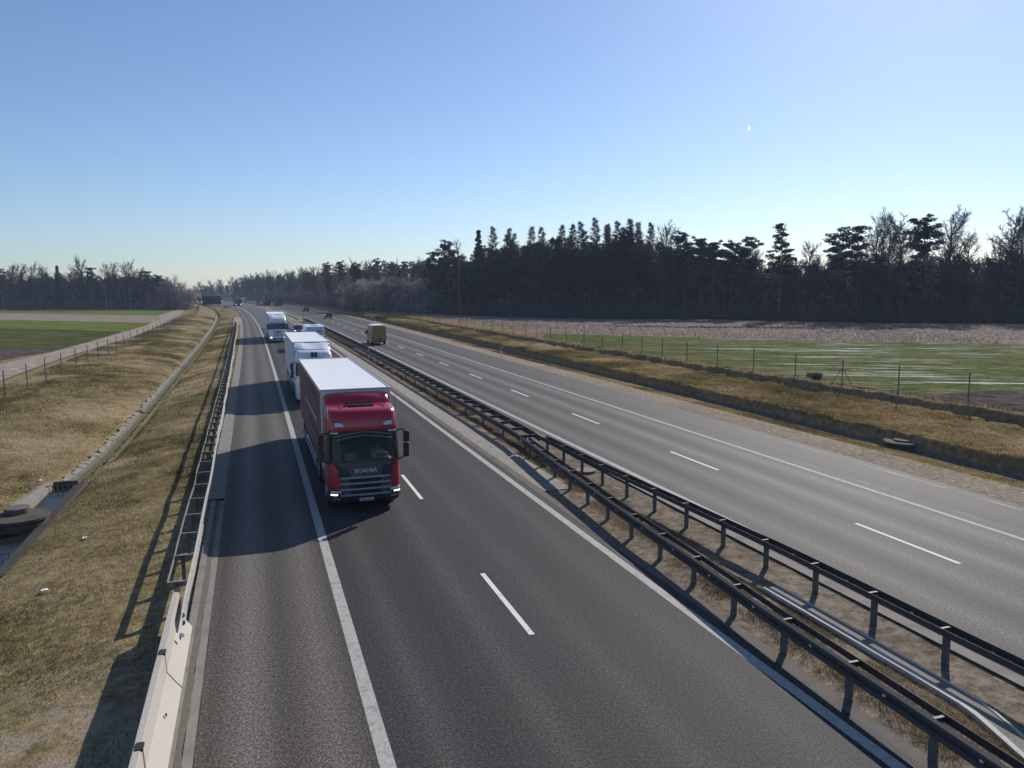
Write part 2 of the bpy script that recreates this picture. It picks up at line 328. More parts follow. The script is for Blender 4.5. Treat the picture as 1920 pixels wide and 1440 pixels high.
class MB:
    def __init__(s): s.v = []; s.f = []
    def add(s, V, F):
        k = len(s.v); s.v += [tuple(map(float, x)) for x in V]; s.f += [tuple(i + k for i in f) for f in F]; return s
    def box(s, x0, x1, y0, y1, z0, z1):
        return s.add([(x0, y0, z0), (x1, y0, z0), (x1, y1, z0), (x0, y1, z0), (x0, y0, z1), (x1, y0, z1), (x1, y1, z1), (x0, y1, z1)],
                     [(0, 3, 2, 1), (4, 5, 6, 7), (0, 1, 5, 4), (1, 2, 6, 5), (2, 3, 7, 6), (3, 0, 4, 7)])
    def obox(s, c, ax, ay, az):
        c, ax, ay, az = (Vector(t) for t in (c, ax, ay, az)); V = [c + ax * i + ay * j + az * k for k in (-1, 1) for i, j in ((-1, -1), (1, -1), (1, 1), (-1, 1))]
        return s.add(V, [(0, 3, 2, 1), (4, 5, 6, 7), (0, 1, 5, 4), (1, 2, 6, 5), (2, 3, 7, 6), (3, 0, 4, 7)])
    def tube(s, pts, r, n=6, r1=None, cap=True):
        pts = [Vector(p) for p in pts]; m = len(pts); rings = []
        for i, p in enumerate(pts):
            t = (pts[min(i + 1, m - 1)] - pts[max(i - 1, 0)]).normalized(); a = t.orthogonal().normalized() if i == 0 else (rings_a - t * rings_a.dot(t)).normalized()
            rings_a = a; b = t.cross(a); rr = r if r1 is None else r + (r1 - r) * i / (m - 1)
            rings.append([p + (a * math.cos(2 * math.pi * j / n) + b * math.sin(2 * math.pi * j / n)) * rr for j in range(n)])
        V = [v for rg in rings for v in rg]; F = [(i * n + j, i * n + (j + 1) % n, (i + 1) * n + (j + 1) % n, (i + 1) * n + j) for i in range(m - 1) for j in range(n)]
        if cap: F += [tuple(range(n - 1, -1, -1)), tuple((m - 1) * n + j for j in range(n))]
        return s.add(V, F)
    def cyl(s, c, axis, r, h, n=20, r1=None):
        c = Vector(c); a = Vector(axis).normalized(); return s.tube([c - a * h / 2, c + a * h / 2], r, n, r1)
    def prism(s, poly, fn, d0, d1):
        """poly: 2-D outline; fn(u, v, d) -> point"""
        n = len(poly); V = [fn(u, v, d0) for u, v in poly] + [fn(u, v, d1) for u, v in poly]
        return s.add(V, [tuple(range(n - 1, -1, -1)), tuple(range(n, 2 * n))] + [(i, (i + 1) % n, n + (i + 1) % n, n + i) for i in range(n)])
    def grid(s, rows, skip=None, close=False):
        m, n = len(rows), len(rows[0]); V = [p for r_ in rows for p in r_]
        F = [(i * n + j, i * n + (j + 1) % n, (i + 1) * n + (j + 1) % n, (i + 1) * n + j) for i in range(m - 1) for j in range(n if close else n - 1) if not (skip and skip(i, j))]
        return s.add(V, F)
    def build(s, name, mat, parent=None, bevel=0.0, smooth=False, seg=2, solid=0.0):
        me = bpy.data.meshes.new(name); me.from_pydata(s.v, [], s.f); me.update()
        if smooth:
            for p in me.polygons: p.use_smooth = True
        o = link(name, me, parent, mat)
        if solid: md = o.modifiers.new('t', 'SOLIDIFY'); md.thickness = solid; md.offset = 1
        if bevel: md = o.modifiers.new('b', 'BEVEL'); md.width = bevel; md.segments = seg; md.limit_method = 'ANGLE'; md.angle_limit = R(35)
        return o

def text_mesh(name, txt, size, mat, parent, origin, right, up, bold=0.0, ext=.004, width=None):
    cu = bpy.data.curves.new('t', 'FONT'); cu.body = txt; cu.size = size; cu.align_x = 'CENTER'; cu.align_y = 'CENTER'; cu.extrude = ext; cu.offset = bold
    cu.resolution_u = 3
    t = bpy.data.objects.new('t', cu); COL.objects.link(t); bpy.context.view_layer.update()
    me = bpy.data.meshes.new_from_object(t.evaluated_get(bpy.context.evaluated_depsgraph_get())); bpy.data.objects.remove(t)
    k = 1.0
    if width:
        xs = [v.co.x for v in me.vertices]; k = width / (max(xs) - min(xs))
    r_, u_ = Vector(right).normalized(), Vector(up).normalized(); n_ = r_.cross(u_)
    for v in me.vertices: v.co = Vector(origin) + r_ * v.co.x * k + u_ * v.co.y + n_ * v.co.z
    me.materials.clear()
    return link(name, me, parent, mat)

# ------------------------------------------------------------------ ground and roads
def frange(a, b, st): return list(np.arange(a, b, st))
s_lines = np.array(frange(-120, 0, 20) + frange(0, 8, 2) + frange(8, 110, .25) + frange(110, 180, .6) + frange(180, 420, 3) + frange(420, 1300, 25))
o_lines = np.array(frange(-900, -60, 60) + frange(-60, -20, 3) + frange(-20, -10.8, .3) + frange(-10.8, -8.0, .12) + frange(-8.0, -3.2, .25) + frange(-3.2, 8.2, 3) +
                   frange(8.2, 12.4, .2) + frange(12.4, 23.5, 3) + frange(23.5, 27.6, .3) + frange(27.6, 29.6, .1) + frange(29.6, 36, .22) + frange(36, 38.2, .12) + frange(38.2, 80, 3) + frange(80, 1500, 90))
def ribbon(name, s0, s1, ds, o0, o1, z, mat, kind='structure', no=1, ss=None, label=None, cat=None):
    ss = np.arange(s0, s1 + ds * .5, ds) if ss is None else np.asarray(ss, float)
    oa = o0(ss) if callable(o0) else np.full(len(ss), o0); ob = o1(ss) if callable(o1) else np.full(len(ss), o1)
    t = np.linspace(0, 1, no + 1); O = oa[:, None] * (1 - t) + ob[:, None] * t; SS = np.repeat(ss[:, None], no + 1, 1)
    X, Y = PT(SS.ravel(), O.ravel()); Z = z(SS.ravel(), O.ravel()) if callable(z) else np.full(X.size, z)
    n = no + 1; idx = np.arange(len(ss) * n).reshape(len(ss), n)
    F = np.stack([idx[:-1, :-1], idx[:-1, 1:], idx[1:, 1:], idx[1:, :-1]], -1).reshape(-1, 4)
    me = npmesh(name, np.stack([X, Y, Z], 1), F, uv=np.stack([SS.ravel(), O.ravel()], 1))
    return tag(link(name, me, None, mat), label, cat, kind=kind)

SS, OO = np.meshgrid(s_lines, o_lines, indexing='ij'); X, Y = PT(SS.ravel(), OO.ravel()); Z = zground(SS.ravel(), OO.ravel())
n = len(o_lines); idx = np.arange(SS.size).reshape(SS.shape)
F = np.stack([idx[:-1, :-1], idx[:-1, 1:], idx[1:, 1:], idx[1:, :-1]], -1).reshape(-1, 4)
me = npmesh('ground', np.stack([X, Y, Z], 1), F, uv=np.stack([SS.ravel(), OO.ravel()], 1), smooth=True)
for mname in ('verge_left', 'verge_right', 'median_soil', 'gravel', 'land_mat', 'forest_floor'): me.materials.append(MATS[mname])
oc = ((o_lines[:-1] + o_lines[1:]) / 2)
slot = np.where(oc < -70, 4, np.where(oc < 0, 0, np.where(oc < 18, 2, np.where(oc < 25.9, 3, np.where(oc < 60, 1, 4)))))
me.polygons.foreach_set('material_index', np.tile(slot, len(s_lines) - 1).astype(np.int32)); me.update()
tag(link('ground', me), kind='structure')
mb = MB(); mb.add([(-7000, -3000, -2.5), (7000, -3000, -2.5), (7000, 9000, -2.5), (-7000, 9000, -2.5)], [(0, 1, 2, 3)])
tag(mb.build('land', 'land_mat'), kind='structure')

ROAD = frange(-120, 200, 2) + frange(200, 700, 5) + frange(700, 1300, 25)
ribbon('road_left_carriageway', 0, 0, 0, 0.0, 8.15, 0.0, 'asphalt_near', ss=[x for x in ROAD if x <= 165] + [165.0], no=2)
ribbon('road_left_carriageway_older', 0, 0, 0, 0.0, 8.15, 0.0, 'asphalt_old', ss=[165.0] + [x for x in ROAD if x > 165], no=2)
ribbon('road_left_shoulder', 0, 0, 0, -3.0, 0.0, 0.0, 'asphalt_shoulder', ss=ROAD)
ribbon('road_right_carriageway', 0, 0, 0, 12.35, lambda s: np.interp(s, [0, 30, 70, 150, 200], [23.2, 23.6, 23.8, 24.2, 25.0]), 0.0, 'asphalt_far', ss=ROAD, no=2)
ribbon('paved_strip', 32, 900, 4, -3.62, -3.03, -0.004, 'concrete_slab', ss=[31.4] + frange(34, 190, 4))
ribbon('paved_bay', 0, 0, 0, -5.0, -3.03, -0.02, 'block_paving', ss=frange(182, 235, 3))
ribbon('median_kerb_strip', 0, 0, 0, 8.15, 8.45, -0.004, 'concrete_old', ss=ROAD)
ribbon('median_block_paving', 0, 0, 0, 8.45, 9.62, lambda s, o: zground(s, o) * 0 + .0, 'block_paving', ss=frange(28.5, 190, 1.5))
ribbon('median_gravel_strip', 0, 0, 0, 8.45, 12.3, -0.002, 'gravel', ss=frange(193, 520, 4))
ribbon('median_far_kerb', 0, 0, 0, 12.0, 12.35, -0.003, 'concrete_slab', ss=ROAD)
# markings
for o_, w_ in ((-3.02, .035), (7.98, .02), (23.0, .03), (20.75, .012)): ribbon('joint_seal', 0, 0, 0, (lambda s, q=o_: q + .02 * vnoise(s * .9, s * 0 + q)), (lambda s, q=o_, w=w_: q + w + .035 * vnoise(s * 1.7, s * 0 + q)), .004, 'bitumen', ss=frange(-20, 200, .5) + frange(200, 500, 4))
ribbon('edge_marking', 0, 0, 0, -.13, .13, .005, 'road_paint', ss=ROAD); ribbon('edge_marking', 0, 0, 0, 7.63, 7.88, .005, 'road_paint', ss=ROAD)
ribbon('edge_marking', 0, 0, 0, 12.75, 13.0, .005, 'road_paint', ss=ROAD); ribbon('edge_marking', 0, 0, 0, 20.04, 20.26, .005, 'road_paint_worn', ss=ROAD)
def dashes(name, o, phase, width):
    V = []; U = []; F_ = []
    for k in range(-3, 60):
        a = phase + 12 * k
        for j in range(2):
            for s_ in (a - 4 + 2 * j, a - 2 + 2 * j):
                for oo in (o - width / 2, o + width / 2):
                    x, y = PT(s_, oo); V.append((float(x), float(y), .006)); U.append((s_, oo))
            q = len(V) - 4; F_.append((q, q + 1, q + 3, q + 2))
    me = npmesh(name, np.array(V), np.array(F_), uv=np.array(U)); tag(link(name, me, None, 'road_paint_thin'), kind='structure')
dashes('lane_marking', 3.834, 20.87, .13); dashes('lane_marking', 16.566, 21.3, .14)
ribbon('exit_road', 0, 0, 0, lambda s: np.interp(s, [380, 440, 484, 540, 620], [-3.2, -10, -14.5, -20, -30]), lambda s: np.interp(s, [380, 440, 484, 540, 620], [-2.9, -2.9, -6.5, -12, -22]), .04, 'asphalt_old', ss=frange(380, 625, 6))
# gutter and kerb beside the barrier
mbx = [(-3.46, -3.30, .05, 'concrete_slab', 'kerb'), (-3.30, -3.17, -.03, 'gutter_dirt', 'gutter'), (-3.17, -3.0, .012, 'concrete_slab', 'gutter_slab')]
for o0, o1, z, mt, nm in mbx:
    rows = []
    for s_ in frange(4, 31.5, .5):
        wob = (vnoise(np.array([s_ * 1.7]), np.array([2.0]))[0] * .07) if nm == 'gutter' else 0.0
        r_ = []
        for oo, zz in ((o0, -.2), (o0, z), (o1 + wob, z + (.002 if nm == 'gutter' else 0)), (o1 + wob, -.2)):
            x, y = PT(s_, oo); r_.append((float(x), float(y), zz if nm != 'gutter' or zz < -.1 else .02))
        rows.append(r_)
    g = MB().grid(rows); tag(g.build(nm, mt), kind='structure')

# fields ------------------------------------------------------------
def patch(name, A, B, mat, dz, nu=24, nv=14, zoff=None):
    """sheet between two world polylines A (near) and B (far), laid dz above the ground"""
    def samp(P, k):
        P = np.array(P, float); d = np.concatenate([[0], np.cumsum(np.hypot(*np.diff(P, axis=0).T))]); t = np.linspace(0, d[-1], k)
        return np.stack([np.interp(t, d, P[:, 0]), np.interp(t, d, P[:, 1])], 1)
    a = samp(A, nu); b = samp(B, nu); t = np.linspace(0, 1, nv)[:, None, None]
    G = (a[None] * (1 - t) + b[None] * t).reshape(-1, 2); s_, o_ = SO(G[:, 0], G[:, 1]); z = zprof(s_, o_) + dz + vnoise(G[:, 0] * .3, G[:, 1] * .3) * .04
    idx = np.arange(nu * nv).reshape(nv, nu); F_ = np.stack([idx[:-1, :-1], idx[:-1, 1:], idx[1:, 1:], idx[1:, :-1]], -1).reshape(-1, 4)
    me = npmesh(name, np.column_stack([G, z]), F_, smooth=True); return tag(link(name, me, None, mat), kind='structure')
def ext(p, q, k):
    return (p[0] - (q[0] - p[0]) * k, p[1] - (q[1] - p[1]) * k)
TU = [(-36, 20), (-46, 56), (-52.3, 80.2), (-55.7, 94), (-63.5, 121.3), (-76.5, 164.5), (-89, 200.3), (-103, 230.8), (-122.5, 288), (-135, 320)]
TL = [(-26, 20), (-37, 47), (-42.8, 65.5), (-49.3, 85), (-54.8, 104.5), (-61.2, 127.7), (-82.5, 191.5), (-100, 240), (-118.9, 287.5), (-131, 320)]
patch('farm_track', TL, TU, 'track_mat', .10, 60, 4)
b0 = [(-150, 60), (-50, 30)]; b1 = [(-160, 140), (-68.7, 105.9), (-57.6, 101.5)]; b2 = [(-200, 212), (-104.7, 161.8), (-71, 144)]; b3 = [(-220, 248), (-133, 205.7), (-82, 181)]
b4 = [(-260, 311), (-171.5, 265.6), (-101, 230)]; b5 = [(-300, 362), (-202, 313), (-121, 296)]
patch('field_rough_soil', b0, b1, 'field_plough', .03); patch('field_dark_green', b1, b2, 'field_dark_green', .05); patch('field_bright_green', b2, b3, 'field_bright', .07)
patch('field_bare', b3, b4, 'field_stubble', .05); patch('field_far_green', b4, b5, 'field_bright', .07)
def fpts(a, b, off=1.0): return [tuple(float(t) for t in PT(s, fence_o(s) + off)) for s in np.linspace(a, b, 14)]
G1 = [tuple(float(t) for t in PT(118, 37.5)), (37, 112), (66, 102), (150, 72)]
near = fpts(104, -10)
patch('field_frosted_green', near, [(5.5, 122)] + G1[1:], 'field_green_frost', .05, 60, 30)
patch('field_stubble_strip', [(4.3, 121.5)] + G1[1:], [(-31, 232), (-22, 214), (5.2, 196), (50, 183), (72, 163), (103, 157), (170, 150)], 'field_stubble', .035, 60, 30)
patch('field_dark_soil', [(30, 37.5), (29.3, 41.5), (25.3, 49.5)], [(48, 38), (46, 46), (33, 53)], 'field_plough', .09, 20, 8)
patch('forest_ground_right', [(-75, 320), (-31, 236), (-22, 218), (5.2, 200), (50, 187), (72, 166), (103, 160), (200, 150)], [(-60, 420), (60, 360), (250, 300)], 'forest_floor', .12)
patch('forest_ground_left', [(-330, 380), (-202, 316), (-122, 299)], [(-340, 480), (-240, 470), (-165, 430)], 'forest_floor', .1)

# ------------------------------------------------------------------ drainage channels, wells
def strip3d(name, ss, prof, mat, oc_fn, parent=None, joints=0.0):
    """profile [(do, z)] swept along the road at offset oc_fn(s)"""
    rows = []
    for i, s_ in enumerate(ss):
        rows.append([(*[float(t) for t in PT(s_, oc_fn(s_) + d)], z + (random.uniform(-1, 1) * joints)) for d, z in prof])
    return MB().grid(rows).build(name, mat, parent)
random.seed(5)
ch = empty('drainage_channel', (*[float(t) for t in PT(36, -9.1)], -.9)); inv = Matrix.Translation(-ch.location)
def under(o, root):
    o.parent = root; o.matrix_parent_inverse = Matrix.Translation(-Vector(root.location)); return o
tag(ch, 'long concrete drainage channel with mossy bed in the left grass verge', 'drain')
segs = [(39.4, 61.0)] + [(61.3, 95.0)] + [(95.3, 330.0)]
for a, b in segs:
    ss = frange(a, min(b, 150), .45) + (frange(150, b, 5) if b > 150 else [])
    # left slabs: individual tiles slightly out of line
    m1 = MB(); m2 = MB(); m3 = MB(); m4 = MB()
    for i, s_ in enumerate(ss[:-1]):
        e = (ss[i + 1] - s_); j = random.uniform(-.10, .10); jz = random.uniform(-.03, .015)
        def q(do, z, t): x, y = PT(s_ + t, float(och(s_ + t)) + do); return (float(x), float(y), z)
        g = .03 if e < 1 else 0
        for mm, prof in ((m1, [(-.56 + j, -.70 + jz), (-.30, -.79 + jz), (-.30, -.86)]), (m4, [(-.315, -.80), (-.20, -.95)]), (m2, [(.20, -.95), (.30, -.80), (.42 + j, -.72 + jz), (.42 + j, -.80)])):
            mm.grid([[q(d, z, 0) for d, z in prof], [q(d, z, e - g) for d, z in prof]])
        m3.grid([[q(-.21, -.945, 0), q(.21, -.945, 0)], [q(-.21, -.945, e), q(.21, -.945, e)]])
    under(m1.build('edge_slabs', 'concrete_slab'), ch); under(m2.build('edge_slabs', 'concrete_old'), ch); under(m3.build('channel_bed', 'moss'), ch); under(m4.build('channel_wall', 'concrete_old'), ch)  # paler left slabs and darker right slabs: sun and shade put into the colour
# settling basin with water around the round well
ba = empty('settling_basin', (*[float(t) for t in PT(31, -9.8)], -1.0)); tag(ba, 'rectangular concrete basin holding dark water beside the round well', 'basin')
def so_box(m, s0, s1, o0, o1, z0, z1):
    P = [PT(s0, o0), PT(s1, o0), PT(s1, o1), PT(s0, o1)]; V = [(float(x), float(y), z0) for x, y in P] + [(float(x), float(y), z1) for x, y in P]
    return m.add(V, [(0, 1, 2, 3), (7, 6, 5, 4), (4, 5, 1, 0), (5, 6, 2, 1), (6, 7, 3, 2), (7, 4, 0, 3)])
def so_wedge(m, s0, s1, oa, za, ob, zb, d=.12):
    P = [(s0, oa, za), (s1, oa, za), (s1, ob, zb), (s0, ob, zb)]; V = [(*[float(t) for t in PT(s, o)], z) for s, o, z in P] + [(*[float(t) for t in PT(s, o)], z - d) for s, o, z in P]
    return m.add(V, [(3, 2, 1, 0), (4, 5, 6, 7), (0, 1, 5, 4), (1, 2, 6, 5), (2, 3, 7, 6), (3, 0, 4, 7)])
m = MB(); so_wedge(m, 27.2, 39.4, -9.50, -.84, -9.0, -.68, .4); under(m.build('sloped_wall', 'concrete_dark'), ba)  # right wall takes darker concrete, painting in the shade on its slope
m = MB(); so_wedge(m, 27.2, 30.6, -10.9, -.62, -10.45, -.76, .5); under(m.build('sloped_wall', 'concrete_slab'), ba); m = MB(); so_wedge(m, 34.6, 39.4, -11.2, -.55, -10.3, -.72, .5); under(m.build('sloped_wall', 'concrete_slab'), ba)
m = MB(); so_wedge(m, 39.3, 39.5, -10.3, -.66, -9.35, -.66, .4); under(m.build('cross_wall', 'concrete_old'), ba)
m = MB(); so_box(m, 27.2, 39.3, -10.6, -9.4, -.99, -.90); under(m.build('water', 'water'), ba)
for so in (38.6, 29.2):
    m = MB()
    for o_ in np.linspace(-10.4, -9.45, 6):
        x, y = PT(so, o_); m.tube([(float(x), float(y), -1.0), (float(x), float(y), -.66)], .02, 5)
    (xa, ya), (xb, yb) = PT(so, -10.45), PT(so, -9.4); m.tube([(float(xa), float(ya), -.66), (float(xb), float(yb), -.66)], .022, 5)
    under(m.build('grate', 'post_steel'), ba)
def well(s_, o_, z0, r, hgt, label, lid_r, nm='inspection_well', lid_h=.14, off=(0, 0)):
    x, y = (float(t) for t in PT(s_, o_)); w = empty(nm, (x, y, z0)); tag(w, label, 'well')
    MB().cyl((0, 0, hgt / 2 - .6), (0, 0, 1), r * .93, hgt + 1.0, 40).build('ring', 'concrete_dark', w, .02)
    MB().cyl((0, 0, hgt + .0), (0, 0, 1), r, .12, 40).build('slab', 'concrete_dark', w, .02)
    MB().cyl((off[0], off[1], hgt + .06 + lid_h / 2), (0, 0, 1), lid_r, lid_h, 32).build('lid', 'concrete_old', w, .015)
    return w
well(33.2, -10.15, -.95, 1.0, .42, 'round concrete well with raised lid over the left basin', .42, off=(-.28, .4), lid_h=.2)
well(32.0, 29.0, -.55, .95, .42, 'flat round concrete well lid in the right ditch', .45, lid_h=.08)
cr = empty('ditch_channel', (*[float(t) for t in PT(60, 28.4)], -.5)); tag(cr, 'narrow slab lined ditch channel along the right verge', 'drain')
m1 = MB(); m2 = MB()
for s_ in frange(8, 160, .5):
    j = random.uniform(-.03, .03)
    for mm, prof in ((m1, [(27.72 + j, -.27), (27.98, -.33), (28.0, -.52), (28.2, -.58)]), (m2, [(28.2, -.575), (28.65, -.56), (28.8 + j, -.3), (29.0 + j, -.22)])):
        mm.grid([[(*[float(t) for t in PT(s_ + e, d)], z) for d, z in prof] for e in (0, .46)])
under(m1.build('edge_slabs', 'concrete_slab'), cr); under(m2.build('channel_bed', 'concrete_old'), cr)
# median spillway drain near the camera
md = empty('median_drain', (*[float(t) for t in PT(14, 10.8)], 0)); tag(md, 'pale concrete drain trough in the median between the two guardrails', 'drain')
def odr(s): return float(np.interp(s, [4, 10, 11.4, 12.5, 30], [9.05, 10.1, 10.53, 10.57, 10.62]))
for nm, pr, mt in (('curb', [(-.22, -.1), (-.22, .004), (-.11, .004), (-.10, -.03)], 'concrete_drain'), ('trough', [(-.10, -.014), (.0, -.02), (.12, -.02), (.2, -.014)], 'concrete_slab'), ('lip', [(.2, -.03), (.2, .004), (.25, .004), (.26, -.1)], 'concrete_drain')):
    under(strip3d(nm, frange(4, 17.9, .4), pr, mt, odr), md)
x, y = (float(t) for t in PT(31.2, 11.35)); c = MB().cyl((x, y, -.02), (0, 0, 1), .42, .05, 28).build('manhole_cover', 'concrete_slab'); tag(c, 'round concrete manhole cover in the median soil behind the guardrail', 'manhole')

# ------------------------------------------------------------------ guardrails
WB = [(0.0, .44), (-.06, .47), (-.075, .51), (-.06, .55), (-.005, .58), (-.005, .61), (-.06, .64), (-.075, .68), (-.06, .72), (0.0, .75)]
def guardrail(name, label, s0, s1, o_fn, side, width, post_every, spacer_every, mats, two_beams=False, posts_o=None, wob=.012, drop=None, strap0=None, dots=0.0):
    """side: -1 traffic side at smaller o. W-beam on the traffic side, strap or second beam behind, posts and spacers"""
    root = empty(name, (*[float(t) for t in PT(s0, o_fn(s0))], 0)); tag(root, label, 'guardrail')
    ss = frange(s0, min(s1, 120), 1.0) + frange(max(s0, 120), s1, 4) + [s1]
    rnd = np.random.RandomState(int(s0 * 7) + 3)
    def sweep(prof, base, nm, thick=.004):
        rows = []
        for s_ in ss:
            w = vnoise(np.array([s_ * .45]), np.array([base * 3.0]))[0] * 2 * wob; d = drop(s_) if drop else 0.0
            rows.append([(*[float(t) for t in PT(s_, o_fn(s_) + base + a + w)], z - d) for a, z in prof])
        return under(MB().grid(rows).build(nm, mats[0], None, solid=.006), root)
    sg = 1 if side < 0 else -1
    sweep([(a * sg, z) for a, z in WB], 0.0, 'beam')
    if two_beams: sweep([(-a * sg, z) for a, z in WB], sg * width, 'beam')
    else:
        if strap0: ss = [strap0] + [q for q in ss if q > strap0]
        sweep([(0, .60), (0, .745)], sg * width, 'strap')
    hx = .012
    nb = 0
    k = (strap0 or s0 + .4)
    kk = k
    pm = posts_o if posts_o is not None else .5
    while k < s1:
        h = float(head(k)); fw = Vector((-math.sin(h), math.cos(h), 0)); rt = Vector((math.cos(h), math.sin(h), 0)); d = drop(k) if drop else 0.0
        if abs(((k - kk) / post_every) - round((k - kk) / post_every)) < .01 and nb < 100:
            x, y = PT(k, o_fn(k) + sg * width * pm); m = MB(); zt = .68 - d
            cz = Vector((float(x), float(y), (zt - .45) / 2))
            m.obox(cz - rt * .04, fw * .065, rt * .004, Vector((0, 0, (zt + .45) / 2))); m.obox(cz + fw * .06, fw * .005, rt * .04, Vector((0, 0, (zt + .45) / 2))); m.obox(cz - fw * .06, fw * .005, rt * .04, Vector((0, 0, (zt + .45) / 2)))
            under(m.build('post', mats[1]), root); nb += 1
        if dots and nb < 100:
            x, y = PT(k + 1.0, o_fn(k + 1.0) + dots); m = MB(); m.obox((float(x), float(y), .60), fw * .028, rt * .012, Vector((0, 0, .02))); under(m.build('reflector', 'marker_white'), root)
        x, y = PT(k, o_fn(k) + sg * width * .5); m = MB()
        m.obox((float(x), float(y), .715 - d), fw * .03, rt * (width * .5 + .0), Vector((0, 0, .003))); m.obox(Vector((float(x), float(y), .64 - d)) + fw * .03, fw * .003, rt * (width * .5), Vector((0, 0, .07)))
        under(m.build('spacer', mats[2]), root)
        k += spacer_every
    return root
lo = lambda s: float(np.interp(s, [15, 20, 28, 43, 70, 112, 178], [-3.50, -3.50, -3.52, -3.62, -3.76, -4.02, -4.24]))
guardrail('guardrail', 'pale galvanized ladder guardrail along the left shoulder', 18.8, 178, lo, +1, .48, 2.0, 2.0, ('rail_light', 'post_steel', 'rail_light'), wob=.03, posts_o=.55, strap0=20.9)
mo = lambda s: float(np.interp(s, [0, 15, 18.9, 22.9, 28.8, 33, 37, 45, 300], [8.0, 8.52, 8.78, 9.0, 9.42, 9.75, 10.1, 10.25, 10.25]))
guardrail('guardrail', 'near dark steel guardrail in the median beside the left carriageway', 2, 35.4, mo, -1, .30, 2.0, 2.0, ('rail_steel', 'post_steel', 'rail_steel'), posts_o=.3, dots=-.03)
ro = lambda s: float(np.interp(s, [0, 12, 18, 21, 25, 29, 35, 37, 300], [11.62, 11.56, 11.6, 11.5, 11.35, 11.2, 11.15, 11.1, 11.1]))
guardrail('guardrail', 'far dark steel guardrail in the median beside the right carriageway', 2.6, 35.6, ro, +1, .30, 2.0, 2.0, ('rail_steel', 'post_steel', 'rail_steel'), posts_o=.3, dots=-.01)
guardrail('guardrail', 'long double sided dark guardrail ladder where the two median rails join', 35.6, 193, mo, -1, .88, 4.0, 2.0, ('rail_steel', 'post_steel', 'rail_steel'), two_beams=True, posts_o=.35)
guardrail('guardrail', 'low grey removable barrier with many slim posts behind the yellow median sign', 205, 330, lambda s: float(np.interp(s, [200, 250, 330], [10.9, 10.9, 11.3])), -1, .25, 1.5, 6.0, ('pale_grey', 'pale_grey', 'pale_grey'), two_beams=True)
guardrail('guardrail', 'dark double guardrail curving away down the far median', 345, 700, lambda s: 10.0, -1, .7, 8.0, 8.0, ('rail_steel', 'post_steel', 'rail_steel'), two_beams=True)
guardrail('guardrail', 'far dark guardrail along the edge of the bending left shoulder', 470, 640, lambda s: -3.9, +1, .4, 8.0, 8.0, ('rail_steel', 'post_steel', 'rail_steel'))

# concrete barrier blocks
prof = [(-.27, -.1), (-.27, .06), (-.20, .20), (-.085, .40), (-.06, .82), (.06, .82), (.085, .40), (.22, .20), (.33, .06), (.33, -.1)]
lab = ['pale concrete barrier block overlapping the end of the left guardrail', 'second pale concrete barrier block from the guardrail end', 'third pale concrete barrier block from the guardrail end', 'fourth concrete barrier block at the bottom edge of the picture', 'fifth concrete barrier block nearest the bridge']
for i in range(5):
    s1 = 20.0 - 3.28 * i; s0 = s1 - 3.24
    cx, cy = (float(t) for t in PT((s0 + s1) / 2, -3.69)); b_ = empty('barrier_block', (cx, cy, 0), float(head(s0)) + math.pi / 2); tag(b_, lab[i], 'barrier', 'concrete barrier blocks beside the shoulder')
    m = MB(); L = 1.62
    ends = [-L, -L + .02, L - .02, L]; rows = []
    for e in np.linspace(-L, L, 10):
        k = 1.0
        rows.append([(e, -(d * k), z) for d, z in prof])
    if i == 0:  # sloped end foot
        rows[-1] = [(L - (.35 if abs(d) > .2 else 0), -d, z) for d, z in prof]
    m.grid(rows); n_ = len(prof); m.f.append(tuple(range(n_))); m.f.append(tuple(reversed(range(9 * n_, 10 * n_))))
    m.build('block', 'concrete_barrier', b_, .012)
    m = MB().box(L - .02, L + .06, -.05, .05, .68, .80).box(L - .10, L + .12, -.09, .03, .79, .835); m.build('coupling', 'tyre', b_, .01)
    m = MB().cyl((.2, -.20, .30), (0, -1, .3), .03, .02, 10); m.build('lifting_eye', 'rail_steel', b_)
x, y = (float(t) for t in PT(19.1, -3.51)); tr = empty('reflector', (x, y, .45)); tag(tr, 'small pink round reflector on the first barrier block', 'reflector')
h = float(head(19)); rt = Vector((math.cos(h), math.sin(h), 0)); fw = Vector((-math.sin(h), math.cos(h), 0))
MB().cyl(rt * .05 - fw * .8, (-fw - rt * .1), .055, .02, 16).build('disc', 'pale_grey', tr); MB().tube([rt * .02 - fw * .8, rt * .02 - fw * .8 + Vector((0, 0, -.1))], .012, 5).build('bracket', 'black_plastic', tr)
